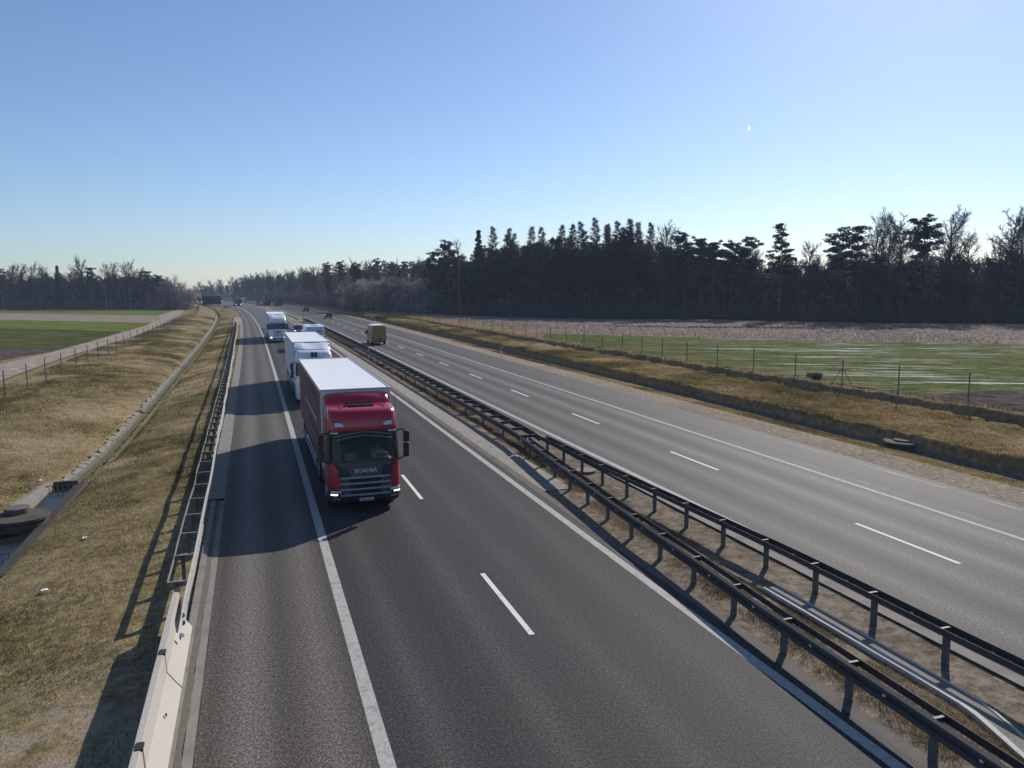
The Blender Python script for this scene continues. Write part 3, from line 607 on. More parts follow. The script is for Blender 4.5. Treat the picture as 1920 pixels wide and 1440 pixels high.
# ------------------------------------------------------------------ fences
def fence(name, label, pts, hgt, braces=(), wires=8):
    root = empty(name, pts[0]); tag(root, label, 'fence')
    for i, p in enumerate(pts):
        m = MB().tube([(p[0], p[1], p[2] - .3), (p[0], p[1], p[2] + hgt)], .038, 6)
        if i in braces:
            q = Vector(pts[min(i + 1, len(pts) - 1)]) - Vector(pts[i - 1]); q.normalize()
            for sg in (-1, 1): m.tube([Vector(p) + Vector((0, 0, hgt * .72)), Vector(p) + q * sg * 1.15], .022, 5)
        under(m.build('post', 'post_steel'), root)
    m = MB(); P = [Vector(p) for p in pts]
    for k in range(wires):
        z = .08 + (hgt - .15) * (k / (wires - 1)) ** 1.25
        for a, b in zip(P[:-1], P[1:]): m.add([a + Vector((0, 0, z)), b + Vector((0, 0, z)), b + Vector((0, 0, z + .006)), a + Vector((0, 0, z + .006))], [(0, 1, 2, 3)])
    for a, b in zip(P[:-1], P[1:]):
        L = (b - a).length; n_ = int(L / .3); d = (b - a) / n_; w = d.normalized() * .005
        for j in range(n_):
            q = a + d * j; m.add([q, q + w, q + w + Vector((0, 0, hgt - .08)), q + Vector((0, 0, hgt - .08))], [(0, 1, 2, 3)])
    under(m.build('wire_mesh', 'fence_wire'), root); return root
lf_s = [44, 49.5, 55, 59.6, 64.4, 69.6, 74.6, 79.6, 84.8, 90.2, 95.6, 101.2, 106.8, 111.8, 117.0, 122, 127] + frange(132.5, 335, 5.4)
def lfo(s): return float(np.interp(s, [40, 64, 85, 110, 128, 216, 330], [-18.9, -18.5, -17.8, -17.4, -16.7, -15.4, -15.6]))
def gp(s, o, dz=0.0): x, y = PT(s, o); return (float(x), float(y), float(zground(np.array([s]), np.array([o]))[0]) + dz)
fence('wire_fence', 'wire mesh fence on steel posts beside the pale farm track', [gp(s, lfo(s)) for s in lf_s], 2.05, braces=(11, 24))
rf_s = [19.5, 24.5, 29.8, 36.0, 41.0, 45.8, 50.5, 55.4, 60.4, 65.2, 69.6, 73.6, 77.8, 82.6, 87.4, 92.6, 97.5, 102.4] + frange(107, 225, 5.2)
fence('wire_fence', 'wire mesh fence on thin posts along the right field edge', [gp(s, float(fence_o(np.array(s)))) for s in rf_s], 1.95, braces=(5, 14))

mq = MATS['contrail_white'].node_tree; rgb = mq.nodes.new('ShaderNodeRGB'); rgb.outputs[0].default_value = (.95, .95, .95, 1); thin(mq.nodes, mq.links, mq.nodes['Principled BSDF'], rgb.outputs[0], .8)

# ------------------------------------------------------------------ vehicles (local +x = forward, +y = left, z up)
def place(root, s, o, oncoming):
    h = float(head(s)); x, y = (float(t) for t in PT(s, o)); root.location = (x, y, 0.006); root.rotation_euler = (0, 0, h + math.pi / 2 + (math.pi if oncoming else 0)); return root
def wheel(parent, x, y, r=.5, w=.3, n=28, name='wheel'):
    o = MB().cyl((x, y, r), (0, 1, 0), r, w, n).build(name, 'tyre', parent, .03); s = 1 if y > 0 else -1
    MB().cyl((x, y + s * (w / 2 + .005), r), (0, 1, 0), r * .58, .03, 20).build('rim', 'rim', o, .01)
    MB().cyl((x, y + s * (w / 2 + .03), r), (0, 1, 0), r * .2, .05, 12).build('hub', 'rim', o)
    return o
class Shell:
    """a cab shell of stacked rounded outlines; faces can be left open for windows"""
    NS, NA, NF = 8, 6, 13
    def __init__(s, levels, bulge=.07): s.L = levels; s.bulge = bulge
    def ring(s, L, off=0.0):
        z, xf, xr, w, rf = L; pts = []
        w += off; xf += off
        for i in range(s.NS): pts.append((xr + (xf - rf - xr) * i / s.NS, w, z))
        for i in range(s.NA):
            a = math.pi / 2 * (1 - i / s.NA); pts.append((xf - rf + rf * math.cos(a), w - rf + rf * math.sin(a), z))
        for i in range(s.NF):
            y = (w - rf) * (1 - 2 * i / (s.NF - 1)); pts.append((xf, y, z))
        for i in range(1, s.NA + 1):
            a = -math.pi / 2 * i / s.NA; pts.append((xf - rf + rf * math.cos(a), -w + rf + rf * math.sin(a), z))
        for i in range(1, s.NS + 1): pts.append((xf - rf - (xf - rf - xr) * i / s.NS, -w, z))
        return [(x - s.bulge * (y / w) ** 2 * (1 if x > xf - rf - .01 else 0) + s.bulge * 0, y, zz) for x, y, zz in pts]
    def at(s, z, off=0.0):
        zs = [l[0] for l in s.L]; L = [float(np.interp(z, zs, [l[k] for l in s.L])) for k in range(5)]
        return s.ring(L, off)
    def build(s, name, mat, parent, holes=(), roof=True, bevel=0.0):
        m = MB(); rows = [s.ring(l) for l in s.L]
        def skip(i, j):
            for z0, z1, j0, j1 in holes:
                if z0 - .001 <= s.L[i][0] and s.L[i + 1][0] <= z1 + .001 and j0 <= j < j1: return True
            return False
        m.grid(rows, skip, close=True)
        if roof: n = len(rows[-1]); k = (len(rows) - 1) * n; m.f.append(tuple(range(k, k + n)))
        o = m.build(name, mat, parent, smooth=True)
        md = o.modifiers.new('e', 'EDGE_SPLIT'); md.split_angle = R(38); return o
    def patch(s, name, mat, parent, z0, z1, j0, j1, off=.006, nz=6, thick=.0, shape=None):
        m = MB(); rows = []
        for k in range(nz + 1):
            z = z0 + (z1 - z0) * k / nz; r = s.at(z, off); rows.append(r[j0:j1 + 1])
        m.grid(rows); return m.build(name, mat, parent, smooth=True, solid=thick)
    def front_x(s, y, z, off=0.0):
        r = s.at(z, off); c = [p for p in r[s.NS:s.NS + s.NA + s.NF + s.NA]]; ys = [p[1] for p in c][::-1]; xs = [p[0] for p in c][::-1]
        return float(np.interp(y, ys, xs))
    def front(s, name, mat, parent, poly, off=.01, thick=.012, ny=10, nz=5):
        """panel on the front face. poly: (zbottom, yL0, yR0, ztop, yL1, yR1) or list of (z, y_right, y_left)"""
        m = MB(); rows = []
        for a, b in zip(poly[:-1], poly[1:]):
            for k in range(nz + (1 if b is poly[-1] else 0)):
                t = k / nz; z = a[0] + (b[0] - a[0]) * t; y0 = a[1] + (b[1] - a[1]) * t; y1 = a[2] + (b[2] - a[2]) * t
                rows.append([(s.front_x(y0 + (y1 - y0) * i / ny, z, off), y0 + (y1 - y0) * i / ny, z) for i in range(ny + 1)])
        m.grid(rows); o = m.build(name, mat, parent, smooth=True)
        if thick: md = o.modifiers.new('t', 'SOLIDIFY'); md.thickness = thick; md.offset = 0
        return o
# ring index landmarks: left side 0..8, left corner 8..14, front 14..26, right corner 26..32, right side 32..40
def mirror_unit(root, s, x, w, z0=1.75, z1=2.75, mat='black_plastic'):
    y = s * (w + .02); a = MB()
    a.tube([(x - .05, y - s * .05, z1 + .02), (x + .10, y + s * .14, z1 + .05), (x + .10, y + s * .22, z1 - .05)], .03, 6); a.build('mirror_arm', mat, root); a = MB()
    a.tube([(x - .02, y - s * .05, z0 - .06), (x + .10, y + s * .14, z0 + .08)], .03, 6); o = a.build('mirror_arm', mat, root)
    b = MB().box(x - .02, x + .20, min(y + s * .12, y + s * .31), max(y + s * .12, y + s * .31), z0 + .05, z0 + .56).box(x - .02, x + .20, min(y + s * .13, y + s * .33), max(y + s * .13, y + s * .33), z0 + .59, z1 + .0)
    o = b.build('mirror', mat, root, .035); return o
def trailer(root, x0, length, w, z0, z1, roofmat, sidemat, frontmat, nose=True, wheels=True):
    """box body behind the cab: front wall at x0, going back"""
    x1 = x0 - length; fr = MB()
    fr.box(x0 - .06, x0, -w, w, z0, z1 - .02); f_ = fr.build('front_wall', frontmat, root, .03)
    for sg in (-1, 1):
        rows = []
        m = MB()
        for k in range(28):
            x = x0 - .06 - (length - .12) * k / 27; dy = .012 * math.sin(k * 2.4) + .006 * math.sin(k * 5.1)
            rows.append([(x, sg * (w + dy - .01), z) for z in (z0, z0 + (z1 - z0) * .3, z0 + (z1 - z0) * .65, z1 - .10)])
        m.grid(rows); side = m.build('curtain_side', sidemat, root, smooth=True)
    m = MB(); rows = []
    for k in range(41):
        x = x0 - length * k / 40; dz = -.012 * (k % 2) - .02 * math.sin(k * .8) ** 2
        rows.append([(x, yy * w, z1 - .02 + dz * (1 - yy * yy)) for yy in (-1, -.66, -.33, 0, .33, .66, 1)])
    m.grid(rows); m.build('roof', roofmat, root)
    m = MB()
    for sg in (-1, 1): m.box(x1, x0, min(sg * (w - .03), sg * (w + .015)), max(sg * (w - .03), sg * (w + .015)), z1 - .11, z1 + .012)
    m.box(x1, x1 + .08, -w, w, z0, z1 + .012).box(x0 - .08, x0 + .012, -w, w, z1 - .06, z1 + .014); m.build('roof_rail', 'pale_grey' if roofmat == 'white_tarp' else sidemat, root, .01)
    MB().box(x1 - .01, x1 + .02, -w, w, z0, z1).build('rear_doors', 'pale_grey', root)
    c = MB().box(x1 + .1, x0 - .3, -.5, .5, z0 - .28, z0 - .02).box(x1, x0 - .05, -w + .02, w - .02, z0 - .1, z0 + .0)
    c.box(x0 - 5.8, x0 - 3.2, -w + .1, -w + .5, .45, z0 - .1).box(x0 - 5.8, x0 - 3.2, w - .5, w - .1, .45, z0 - .1); c.build('chassis', 'black_plastic', root, .02)
    m = MB()
    for sg in (-1, 1):
        for z in (.55, .85): m.box(x0 - 8.2, x0 - 3.0, sg * w - .03, sg * w + .0, z, z + .12)
    m.build('side_guard', 'silver_blue', root)
    if wheels:
        for k in range(3):
            for sg in (-1, 1): wheel(root, x1 + 2.0 + k * 1.31, sg * (w - .22), .5, .38)
def tractor_chassis(root, w=1.23):
    for sg in (-1, 1): wheel(root, -1.35, sg * (w - .17), .5, .32); wheel(root, -4.9, sg * (w - .30), .5, .56)
    MB().box(-6.0, -1.0, -.42, .42, .55, .95).box(-3.9, -2.5, -w + .05, -.5, .4, 1.05).box(-3.9, -2.5, .5, w - .05, .4, 1.05).build('chassis', 'black_plastic', root, .03)

def headlight(sh, root, y0, y1, z0, z1, lit=True, rake=.06):
    s = 1 if y0 + y1 > 0 else -1; a, b = (y0, y1) if s > 0 else (y0, y1)
    o = sh.front('headlight', 'black_plastic', root, [(z0 - .02, a - .02, b + .02), (z1 + .02, a - .02, b + .02)], off=.012, thick=.03)
    sh.front('lens', 'lamp_lens', o, [(z0 + (z1 - z0) * .45, a, b), (z1, a, b)], off=.035, thick=.01)
    outer = (a + (b - a) * .35, b) if s > 0 else (a, b - (b - a) * .35)
    sh.front('lit_strip', 'lamp_lit' if lit else 'lamp_lens', o, [(z0, outer[0], outer[1]), (z0 + (z1 - z0) * .26, outer[0], outer[1])], off=.04, thick=.01)
    return o

def red_truck():
    r = empty('articulated_truck'); tag(r, 'red semi truck with white roofed dark red trailer nearest on the left carriageway', 'truck')
    lv = [(.26, -.14, -2.2, 1.16, .30), (.36, -.02, -2.25, 1.22, .30), (.60, .02, -2.25, 1.235, .30), (1.0, .02, -2.25, 1.24, .28), (1.70, -.03, -2.25, 1.235, .26), (2.22, -.10, -2.25, 1.22, .24), (2.78, -.20, -2.25, 1.20, .22),
          (2.86, -.19, -2.25, 1.20, .24), (3.10, -.24, -2.25, 1.195, .26), (3.34, -.30, -2.25, 1.185, .28), (3.43, -.40, -2.25, 1.17, .30), (3.48, -.50, -2.25, 1.14, .32), (3.53, -1.0, -2.25, 1.10, .36)]
    sh = Shell(lv, .10)
    sh.build('cab', 'red_paint', r, holes=[(1.70, 2.78, 9, 31), (1.70, 2.78, 5, 8), (1.70, 2.78, 32, 35)])
    w = sh.patch('windscreen', 'cab_glass', r, 1.72, 2.78, 9, 31, off=-.004)
    sh.patch('windscreen_border', 'black_plastic', w, 1.70, 1.76, 9, 31, off=.004, nz=1)
    for a, b in ((8, 12), (28, 32)): sh.patch('pillar', 'black_plastic', r, 1.68, 2.80, a, b, off=.003)
    for a, b in ((5, 8), (32, 35)): sh.patch('side_window', 'cab_glass', r, 1.72, 2.76, a, b, off=-.002)
    # interior
    i = MB().box(-.75, -.30, -1.1, 1.1, 1.35, 1.66).box(-.62, -.35, .25, .9, 1.62, 1.74).build('dashboard', 'grey_plastic', r, .05)
    MB().box(-2.2, -2.12, -1.15, 1.15, .9, 3.1).box(-2.1, -.3, -1.15, 1.15, .82, .9).build('cab_interior', 'seat_cloth', r)
    for y in (-.62, .62): MB().box(-1.45, -.95, y - .27, y + .27, 1.15, 1.32).box(-1.55, -1.42, y - .26, y + .26, 1.3, 2.15).box(-1.53, -1.43, y - .14, y + .14, 2.15, 2.38).build('seat', 'seat_cloth', r, .05)
    m = MB()
    for side, y0, y1 in ((1, -1.13, -.78), ):
        rows = [[(-.42 - .05 * math.sin(k * 1.6), y0 + (y1 - y0) * k / 14, z) for k in range(15)] for z in (1.45, 2.74)]; m.grid(rows)
    m.build('side_curtain', 'curtain', r, smooth=True)
    # fringed pelmet garland along the top of the windscreen
    for k, (dz, th) in enumerate(((0, .03), (-.13, .03))):
        pts = [(-.33, y, 2.62 + dz + .09 * math.cos(y / 1.0 * math.pi * .5) * 1.0 - .04 * abs(y)) for y in np.linspace(-1.0, 1.0, 17)]
        MB().tube(pts, th * .6, 5).build('garland', 'cream', r, smooth=True)
    m = MB(); m.grid([[(-.34, y, z + (.07 * math.cos(y * 1.5) if z < 2.7 else 0)) for y in np.linspace(-1.0, 1.0, 17)] for z in (2.52, 2.76)]); m.build('pelmet', 'seat_cloth', r)
    pts = [(-.55 - .12 * math.cos(a) * .4, .62 + .24 * math.sin(a), 1.82 + .22 * math.cos(a) * .55) for a in np.linspace(0, 2 * math.pi, 19)]
    MB().tube(pts, .018, 5).build('steering_wheel', 'cream', r)
    MB().add([(-.45, .30, 1.69), (-.45, .98, 1.69), (-.62, .98, 1.74), (-.62, .30, 1.74)], [(0, 1, 2, 3)]).build('papers', 'marker_white', r)
    MB().box(-.60, -.5, -.62, -.25, 1.66, 1.95).build('tablet_holder', 'curtain', r, .02)
    for y in (-1.0, .98): sh.front('marker_lamp', 'cream', r, [(2.70, y - .13, y + .13), (2.75, y - .13, y + .13)], off=.012)
    # front mask
    g = sh.front('grille', 'grey_plastic', r, [(.52, -.80, .80), (.9, -.84, .84), (1.22, -.88, .88), (1.45, -.90, .90), (1.60, -1.02, 1.02), (1.71, -1.06, 1.06)], off=.012)
    for sg in (-1, 1):
        a, b = (.45, .93) if sg > 0 else (-.93, -.45)
        sh.front('dark_cheek', 'black_plastic', g, [(1.24, a + (.1 if sg > 0 else 0), b - (.1 if sg < 0 else 0)), (1.40, a + (.1 if sg > 0 else 0), b - (.1 if sg < 0 else 0)), (1.56, a + (.22 if sg > 0 else 0), b - (.22 if sg < 0 else 0))], off=.022)
    zs = [1.19, .99, .79, .59]
    for z in zs: sh.front('slat', 'slat_grey', g, [(z - .03, -.85, .85), (z + .03, -.86, .86)], off=.045, thick=.05)
    for z0, z1 in ((.62, .76), (.82, .96), (1.02, 1.16)): sh.front('grille_opening', 'tyre', g, [(z0, -.52, .52), (z1, -.55, .55)], off=.024, thick=.004)
    text_mesh('lettering', 'SCANIA', .19, 'chrome', g, (sh.front_x(0, 1.42, .0) + .052, 0, 1.42), (0, 1, 0), (-.05, 0, 1), bold=.010, ext=.01, width=.80)
    b = sh.front('bumper', 'black_plastic', r, [(.27, -1.12, 1.12), (.40, -1.17, 1.17), (.55, -1.19, 1.19)], off=.02, thick=.03, ny=24)
    sh.patch('lower_corner', 'black_plastic', r, .30, .80, 7, 13, off=.012); sh.patch('lower_corner', 'black_plastic', r, .30, .80, 27, 33, off=.012)
    headlight(sh, r, .84, 1.19, .60, .76); headlight(sh, r, -1.19, -.84, .60, .76)
    for y in (-1.0, .95): sh.front('badge', 'slat_grey', b, [(.44, y - .14, y + .14), (.46, y - .1, y + .12)], off=.05, thick=.004); sh.front('badge', 'slat_grey', b, [(.48, y - .1, y + .14), (.50, y - .12, y + .08)], off=.05, thick=.004)
    sh.front('badge', 'slat_grey', g, [(.525, -.78, -.55), (.55, -.78, -.55)], off=.03, thick=.004)
    pl = sh.front('number_plate', 'plate_white', r, [(.345, -.26, .26), (.46, -.26, .26)], off=.055, thick=.01)
    text_mesh('plate_text', 'WGM 1373C', .10, 'ink', pl, (sh.front_x(0, .40, .055) + .012, .015, .402), (0, 1, 0), (0, 0, 1), bold=.003, ext=.002, width=.44)
    sh.front('plate_band', 'text_blue', pl, [(.345, -.26, -.225), (.46, -.26, -.225)], off=.063, thick=.006)
    # roof front lamps, lights, hatch, spoiler
    for sg in (-1, 1):
        P = [(2.93, .66, .98), (3.02, .70, .98), (3.08, .80, .98)] if sg > 0 else [(2.93, -.98, -.66), (3.02, -.98, -.70), (3.08, -.98, -.80)]
        o = sh.front('roof_lamp', 'black_plastic', r, [(P[0][0] - .03, P[0][1] - .03, P[0][2] + .03), (P[2][0] + .03, P[2][1] - .03, P[2][2] + .03)], off=.01); sh.front('lens', 'lamp_lens', o, P, off=.024)
    MB().obox((-1.22, 0, 3.56), (.34, 0, -.02), (0, .46, 0), (0, 0, .03)).build('roof_hatch', 'dark_glass', r, .03)
    for y in (-.72, .78): MB().obox((-.95, y, 3.52), (.20, 0, -.02), (0, .03, 0), (.0, 0, .025)).build('roof_grip', 'black_plastic', r, .01)
    MB().tube([(-.95, .55 * -1, 3.5), (-1.05, -.57, 4.0)], .008, 4).cyl((-.95, -.55, 3.53), (0, 0, 1), .05, .05, 10).build('antenna', 'black_plastic', r)
    MB().tube([(-1.0, 1.22, 3.0), (-1.1, 1.28, 3.9)], .008, 4).build('antenna', 'black_plastic', r)
    m = MB(); rows = []
    for y, k in ((-1.17, 0), (-1.12, .55), (-1.0, .8), (-.7, .95), (-.68, 1), (0, 1.02), (.68, 1), (.7, .95), (1.0, .8), (1.12, .55), (1.17, 0)):
        rows.append([(-1.66 - .10 * (1 - k), y, 3.50), (-1.68 - .1 * (1 - k), y, 3.56), (-1.76 - .2 * (1 - k), y, 3.50 + .22 * (.55 + .45 * k)), (-1.98 - .12 * (1 - k), y, 3.50 + .36 * (.6 + .4 * k)), (-2.25, y, 3.50 + .42 * (.65 + .35 * k))])
    m.grid(rows); m.build('roof_spoiler', 'red_paint', r, smooth=True, solid=.02)
    for sg in (-1, 1):
        m = MB().add([(-1.75, sg * 1.17, 3.5), (-2.25, sg * 1.17, 3.5), (-2.25, sg * 1.17, 3.77), (-1.98, sg * 1.17, 3.70)], [(0, 1, 2, 3)]); m.build('spoiler_end', 'red_paint', r, solid=.02)
        MB().box(-2.75, -2.2, min(sg * 1.18, sg * 1.21), max(sg * 1.18, sg * 1.21), .95, 3.6).build('side_deflector', 'red_paint', r, .01)
        m = MB()   # painted artwork on the side of the sleeper
        for q in range(5): m.prism([(-2.1 + q * .3, 2.0), (-1.95 + q * .3, 2.0), (-1.6 + q * .22, 3.15), (-1.75 + q * .22, 3.1)], lambda u, v, d: (u, sg * (1.215 + d), v), .008, .012)
        m.build('painted_artwork', 'orange_art', r)
        mirror_unit(r, sg, -.28, 1.22, 1.72, 2.70)
    tractor_chassis(r)
    tx = -2.15; trailer(r, tx, 13.6, 1.275, 1.12, 4.0, 'white_tarp', 'dark_red', 'pale_grey')
    MB().box(tx, tx + .012, -1.22, 1.22, 3.42, 3.98).build('headboard', 'pale_grey', r)
    pl = MB().box(tx + .012, tx + .03, .36, 1.08, 3.60, 3.78).build('maker_plate', 'plate_brown', r)
    text_mesh('plate_text', 'WIELTON', .10, 'ink', pl, (tx + .036, .78, 3.69), (0, 1, 0), (0, 0, 1), bold=.004, ext=.002, width=.48)
    MB().prism([(.40, 3.64), (.44, 3.75), (.47, 3.68), (.50, 3.75), (.50, 3.64)], lambda u, v, d: (d, u, v), tx + .031, tx + .036).build('plate_emblem', 'ink', pl)
    # pale print on the camera-side curtain
    random.seed(3); sg = -1; m2 = MB()
    for row, (z0, hgt, xs, n_, wd) in enumerate(((3.02, .62, -4.4, 12, .42), (1.75, .40, -4.7, 10, .40))):
        m = MB()
        for k in range(n_):
            x = tx + xs + 2.5 - k * (wd + .10); hh = hgt * random.choice((1, 1, .8, 1.1)); t = random.uniform(.06, .12)
            X0, X1 = x - wd, x
            for (a, b, c, d) in ((X0, X0 + t, z0, z0 + hh), (X0, X1, z0 + hh - t, z0 + hh), (X1 - t, X1, z0 + random.choice((0, hh * .5)), z0 + hh), (X0, X1, z0 + hh * .45, z0 + hh * .45 + t)):
                m.box(a, b, sg * 1.30, sg * 1.295, c, d)
        m.build('side_print', 'print_grey', r)
    m2.prism([(tx - 1.8, 2.52), (tx - 8.2, 2.60), (tx - 8.2, 2.74), (tx - 1.8, 2.74)], lambda u, v, d: (u, d, v), sg * 1.30, sg * 1.295)
    m2.build('side_stripe', 'print_light', r)
    return r

def driver(root, x, y, z):
    """seated driver: one skinned body"""
    V = [(0, 0, 0), (-.03, 0, .22), (-.02, 0, .42), (-.01, 0, .52), (.02, 0, .62), (.03, 0, .72), (-.01, .19, .44), (.14, .24, .22), (.38, .16, .27), (-.01, -.19, .44), (.14, -.24, .22), (.38, -.16, .27), (.20, .10, -.02), (.46, .12, .0), (.20, -.10, -.02), (.46, -.12, .0)]
    Ed = [(0, 1), (1, 2), (2, 3), (3, 4), (4, 5), (2, 6), (6, 7), (7, 8), (2, 9), (9, 10), (10, 11), (0, 12), (12, 13), (0, 14), (14, 15)]
    rr = [.15, .15, .14, .06, .09, .08, .08, .055, .035, .08, .055, .035, .09, .07, .09, .07]
    me = bpy.data.meshes.new('person'); me.from_pydata([(a, b, c) for a, b, c in V], Ed, []); o = link('person', me, None, 'cloth_dark'); o.location = (0, 0, 0)
    md = o.modifiers.new('s', 'SKIN'); sk = me.skin_vertices[0] if me.skin_vertices else None
    if sk is None:
        import bmesh
        bm = bmesh.new(); bm.from_mesh(me); bm.verts.layers.skin.verify(); bm.to_mesh(me); bm.free(); sk = me.skin_vertices[0]
    for i, q in enumerate(sk.data): q.radius = (rr[i], rr[i] * (1.25 if i < 3 else 1)); q.use_root = (i == 0)
    md2 = o.modifiers.new('u', 'SUBSURF'); md2.levels = 1; md2.render_levels = 2
    h = root.matrix_basis.copy(); o.matrix_basis = root.matrix_basis @ Matrix.Translation((x, y, z))
    tag(o, 'driver in dark clothing seated behind the windscreen of the red truck', 'person')
    b = MB()
    for sg in (-1, 1): b.tube([(-.16, sg * .10, .0), (-.17, sg * .12, .40), (.12, sg * .11, .44)], .03, 5)
    return o

def white_truck(kind):
    r = empty('articulated_truck')
    w = 1.24
    lv = [(.26, -.10, -2.2, 1.17, .24), (.36, .0, -2.25, 1.22, .24), (1.0, .02, -2.25, w, .22), (1.50, .0, -2.25, w, .2), (1.86, -.05, -2.25, 1.22, .2), (2.72, -.16, -2.25, 1.20, .2), (2.86, -.18, -2.25, 1.2, .22), (3.15, -.24, -2.25, 1.18, .24), (3.36, -.36, -2.25, 1.14, .28), (3.5, -.62, -2.25, 1.08, .32), (3.56, -1.0, -2.25, 1.0, .32)]
    sh = Shell(lv, .08); body = {'star': 'white_paint', 'fairing': 'white_paint', 'dark': 'dark_body', 'blue': 'blue_body'}[kind]
    sh.build('cab', body, r)
    sh.patch('windscreen', 'dark_glass', r, 1.88, 2.74, 8, 32, off=.006)
    for a, b in ((5, 8), (32, 35)): sh.patch('side_window', 'dark_glass', r, 1.85, 2.7, a, b, off=.006)
    if kind == 'star':
        for k in range(5):
            z = 1.62 - k * .15; hw = .72 - .05 * k
            sh.front('grille_slot', 'black_plastic', r, [(z - .03, -hw, -.16 if k in (0, 1) else 0), (z + .02, -hw, -.16 if k in (0, 1) else 0)], off=.012); sh.front('grille_slot', 'black_plastic', r, [(z - .03, .16 if k in (0, 1) else 0, hw), (z + .02, .16 if k in (0, 1) else 0, hw)], off=.012)
        e = MB().cyl((.03, 0, 1.52), (1, 0, 0), .17, .03, 24).build('emblem', 'black_plastic', r)
        m = MB()
        for q in range(3): a = math.pi / 2 + q * 2 * math.pi / 3; m.prism([(0, 0), (.13 * math.cos(a - .18) * .3, .13 * math.sin(a - .18) * .3), (.14 * math.cos(a), .14 * math.sin(a)), (.13 * math.cos(a + .18) * .3, .13 * math.sin(a + .18) * .3)], lambda u, v, d: (d, u, 1.52 + v), .046, .056)
        pts = [(.05, .15 * math.cos(a), 1.52 + .15 * math.sin(a)) for a in np.linspace(0, 2 * math.pi, 17)]; m.tube(pts, .012, 4); m.build('star', 'chrome', e)
        sh.front('visor', 'silver_blue', r, [(2.80, -1.1, 1.1), (3.0, -1.12, 1.12)], off=.10, thick=.02)
        sh.front('bumper_opening', 'black_plastic', r, [(.40, -.7, .7), (.62, -.66, .66)], off=.012); sh.front('fog_lamp_recess', 'black_plastic', r, [(.36, .82, 1.1), (.50, .82, 1.08)], off=.012); sh.front('fog_lamp_recess', 'black_plastic', r, [(.36, -1.1, -.82), (.50, -1.08, -.82)], off=.012)
        for sg in (-1, 1):
            a, b = (.84, 1.06) if sg > 0 else (-1.06, -.84); sh.front('headlight', 'lamp_lit', r, [(.64, a, b), (.80, a, b)], off=.02)
            MB().box(-.35, -.18, min(sg * 1.26, sg * 1.50), max(sg * 1.26, sg * 1.50), 1.85, 2.65).build('mirror', 'black_plastic', r, .04)
            MB().box(-.36, -.34, min(sg * 1.25, sg * 1.30), max(sg * 1.25, sg * 1.30), 1.75, 2.75).build('mirror_arm', 'white_paint', r)
    elif kind == 'fairing':
        sh.front('visor', 'silver_blue', r, [(2.86, -1.12, 1.12), (3.02, -1.14, 1.14)], off=.16, thick=.03)
        for y in (-.12, .12): MB().box(-.42, -.16, y - .09, y + .09, 3.12, 3.44).build('roof_beacon', 'black_plastic', r, .03)
        MB().box(-.2, -.05, -.62, .62, 3.0, 3.08).build('light_bar', 'black_plastic', r, .03)
        for sg in (-1, 1): mirror_unit(r, sg, -.28, 1.22, 1.72, 2.75); sh.front('headlight', 'lamp_lens', r, [(.62, *((.84, 1.1) if sg > 0 else (-1.1, -.84))), (.76, *((.84, 1.1) if sg > 0 else (-1.1, -.84)))], off=.02)
        sh.front('grille', 'black_plastic', r, [(.6, -.8, .8), (1.6, -.9, .9)], off=.012)
    else:
        sh.front('grille', 'black_plastic', r, [(.5, -.8, .8), (1.6, -.9, .9)], off=.012)
        sh.front('sign_strip', 'print_light', r, [(1.22, -.42, .42), (1.30, -.42, .42)], off=.03); sh.front('visor', 'silver_blue', r, [(2.86, -1.1, 1.1), (3.08, -1.1, 1.1)], off=.1, thick=.02)
        for sg in (-1, 1):
            a, b = (.80, 1.10) if sg > 0 else (-1.10, -.80); sh.front('headlight', 'lamp_lit', r, [(.56, a, b), (.84, a, b)], off=.02); MB().box(-.35, -.18, min(sg * 1.26, sg * 1.50), max(sg * 1.26, sg * 1.50), 1.8, 2.7).build('mirror', 'black_plastic', r, .04)
    # curved air fairing on the roof, with a sunk middle panel
    m = MB(); rows = []
    for y in (-1.18, -1.12, -1.0, -.8, -.62, -.42, 0, .42, .62, .8, 1.0, 1.12, 1.18):
        k = 1 - (abs(y) / 1.2) ** 4; low = .10 if abs(y) < .5 else 0.0
        rows.append([(-.75 - .45 * (1 - k), y, 3.50), (-1.0 - .4 * (1 - k), y, 3.58 + .06 * k - low * .3), (-1.5 - .25 * (1 - k), y, 3.72 + .08 * k - low), (-2.0, y, 3.86 + .06 * k - low), (-2.25, y, 3.92 + .04 * k - low * .4)])
    m.grid(rows); m.build('roof_fairing', body if kind != 'fairing' else 'white_paint', r, smooth=True, solid=.02)
    for sg in (-1, 1): MB().box(-2.3, -1.7, min(sg * 1.16, sg * 1.19), max(sg * 1.16, sg * 1.19), 3.4, 3.86).box(-2.7, -2.2, min(sg * 1.19, sg * 1.22), max(sg * 1.19, sg * 1.22), .95, 3.85).build('side_deflector', body, r, .01)
    sh.front('number_plate', 'plate_white', r, [(.40, -.26, .26), (.51, -.26, .26)], off=.03)
    tractor_chassis(r)
    tm = {'star': ('white_tarp', 'tarp_side', 'silver_blue'), 'fairing': ('white_tarp', 'tarp_side', 'pale_grey'), 'dark': ('green_tarp', 'brown_tarp', 'green_tarp'), 'blue': ('blue_body', 'blue_body', 'blue_body')}[kind]
    trailer(r, -2.35, 13.6, 1.275, 1.12, 4.0, *tm)
    return r

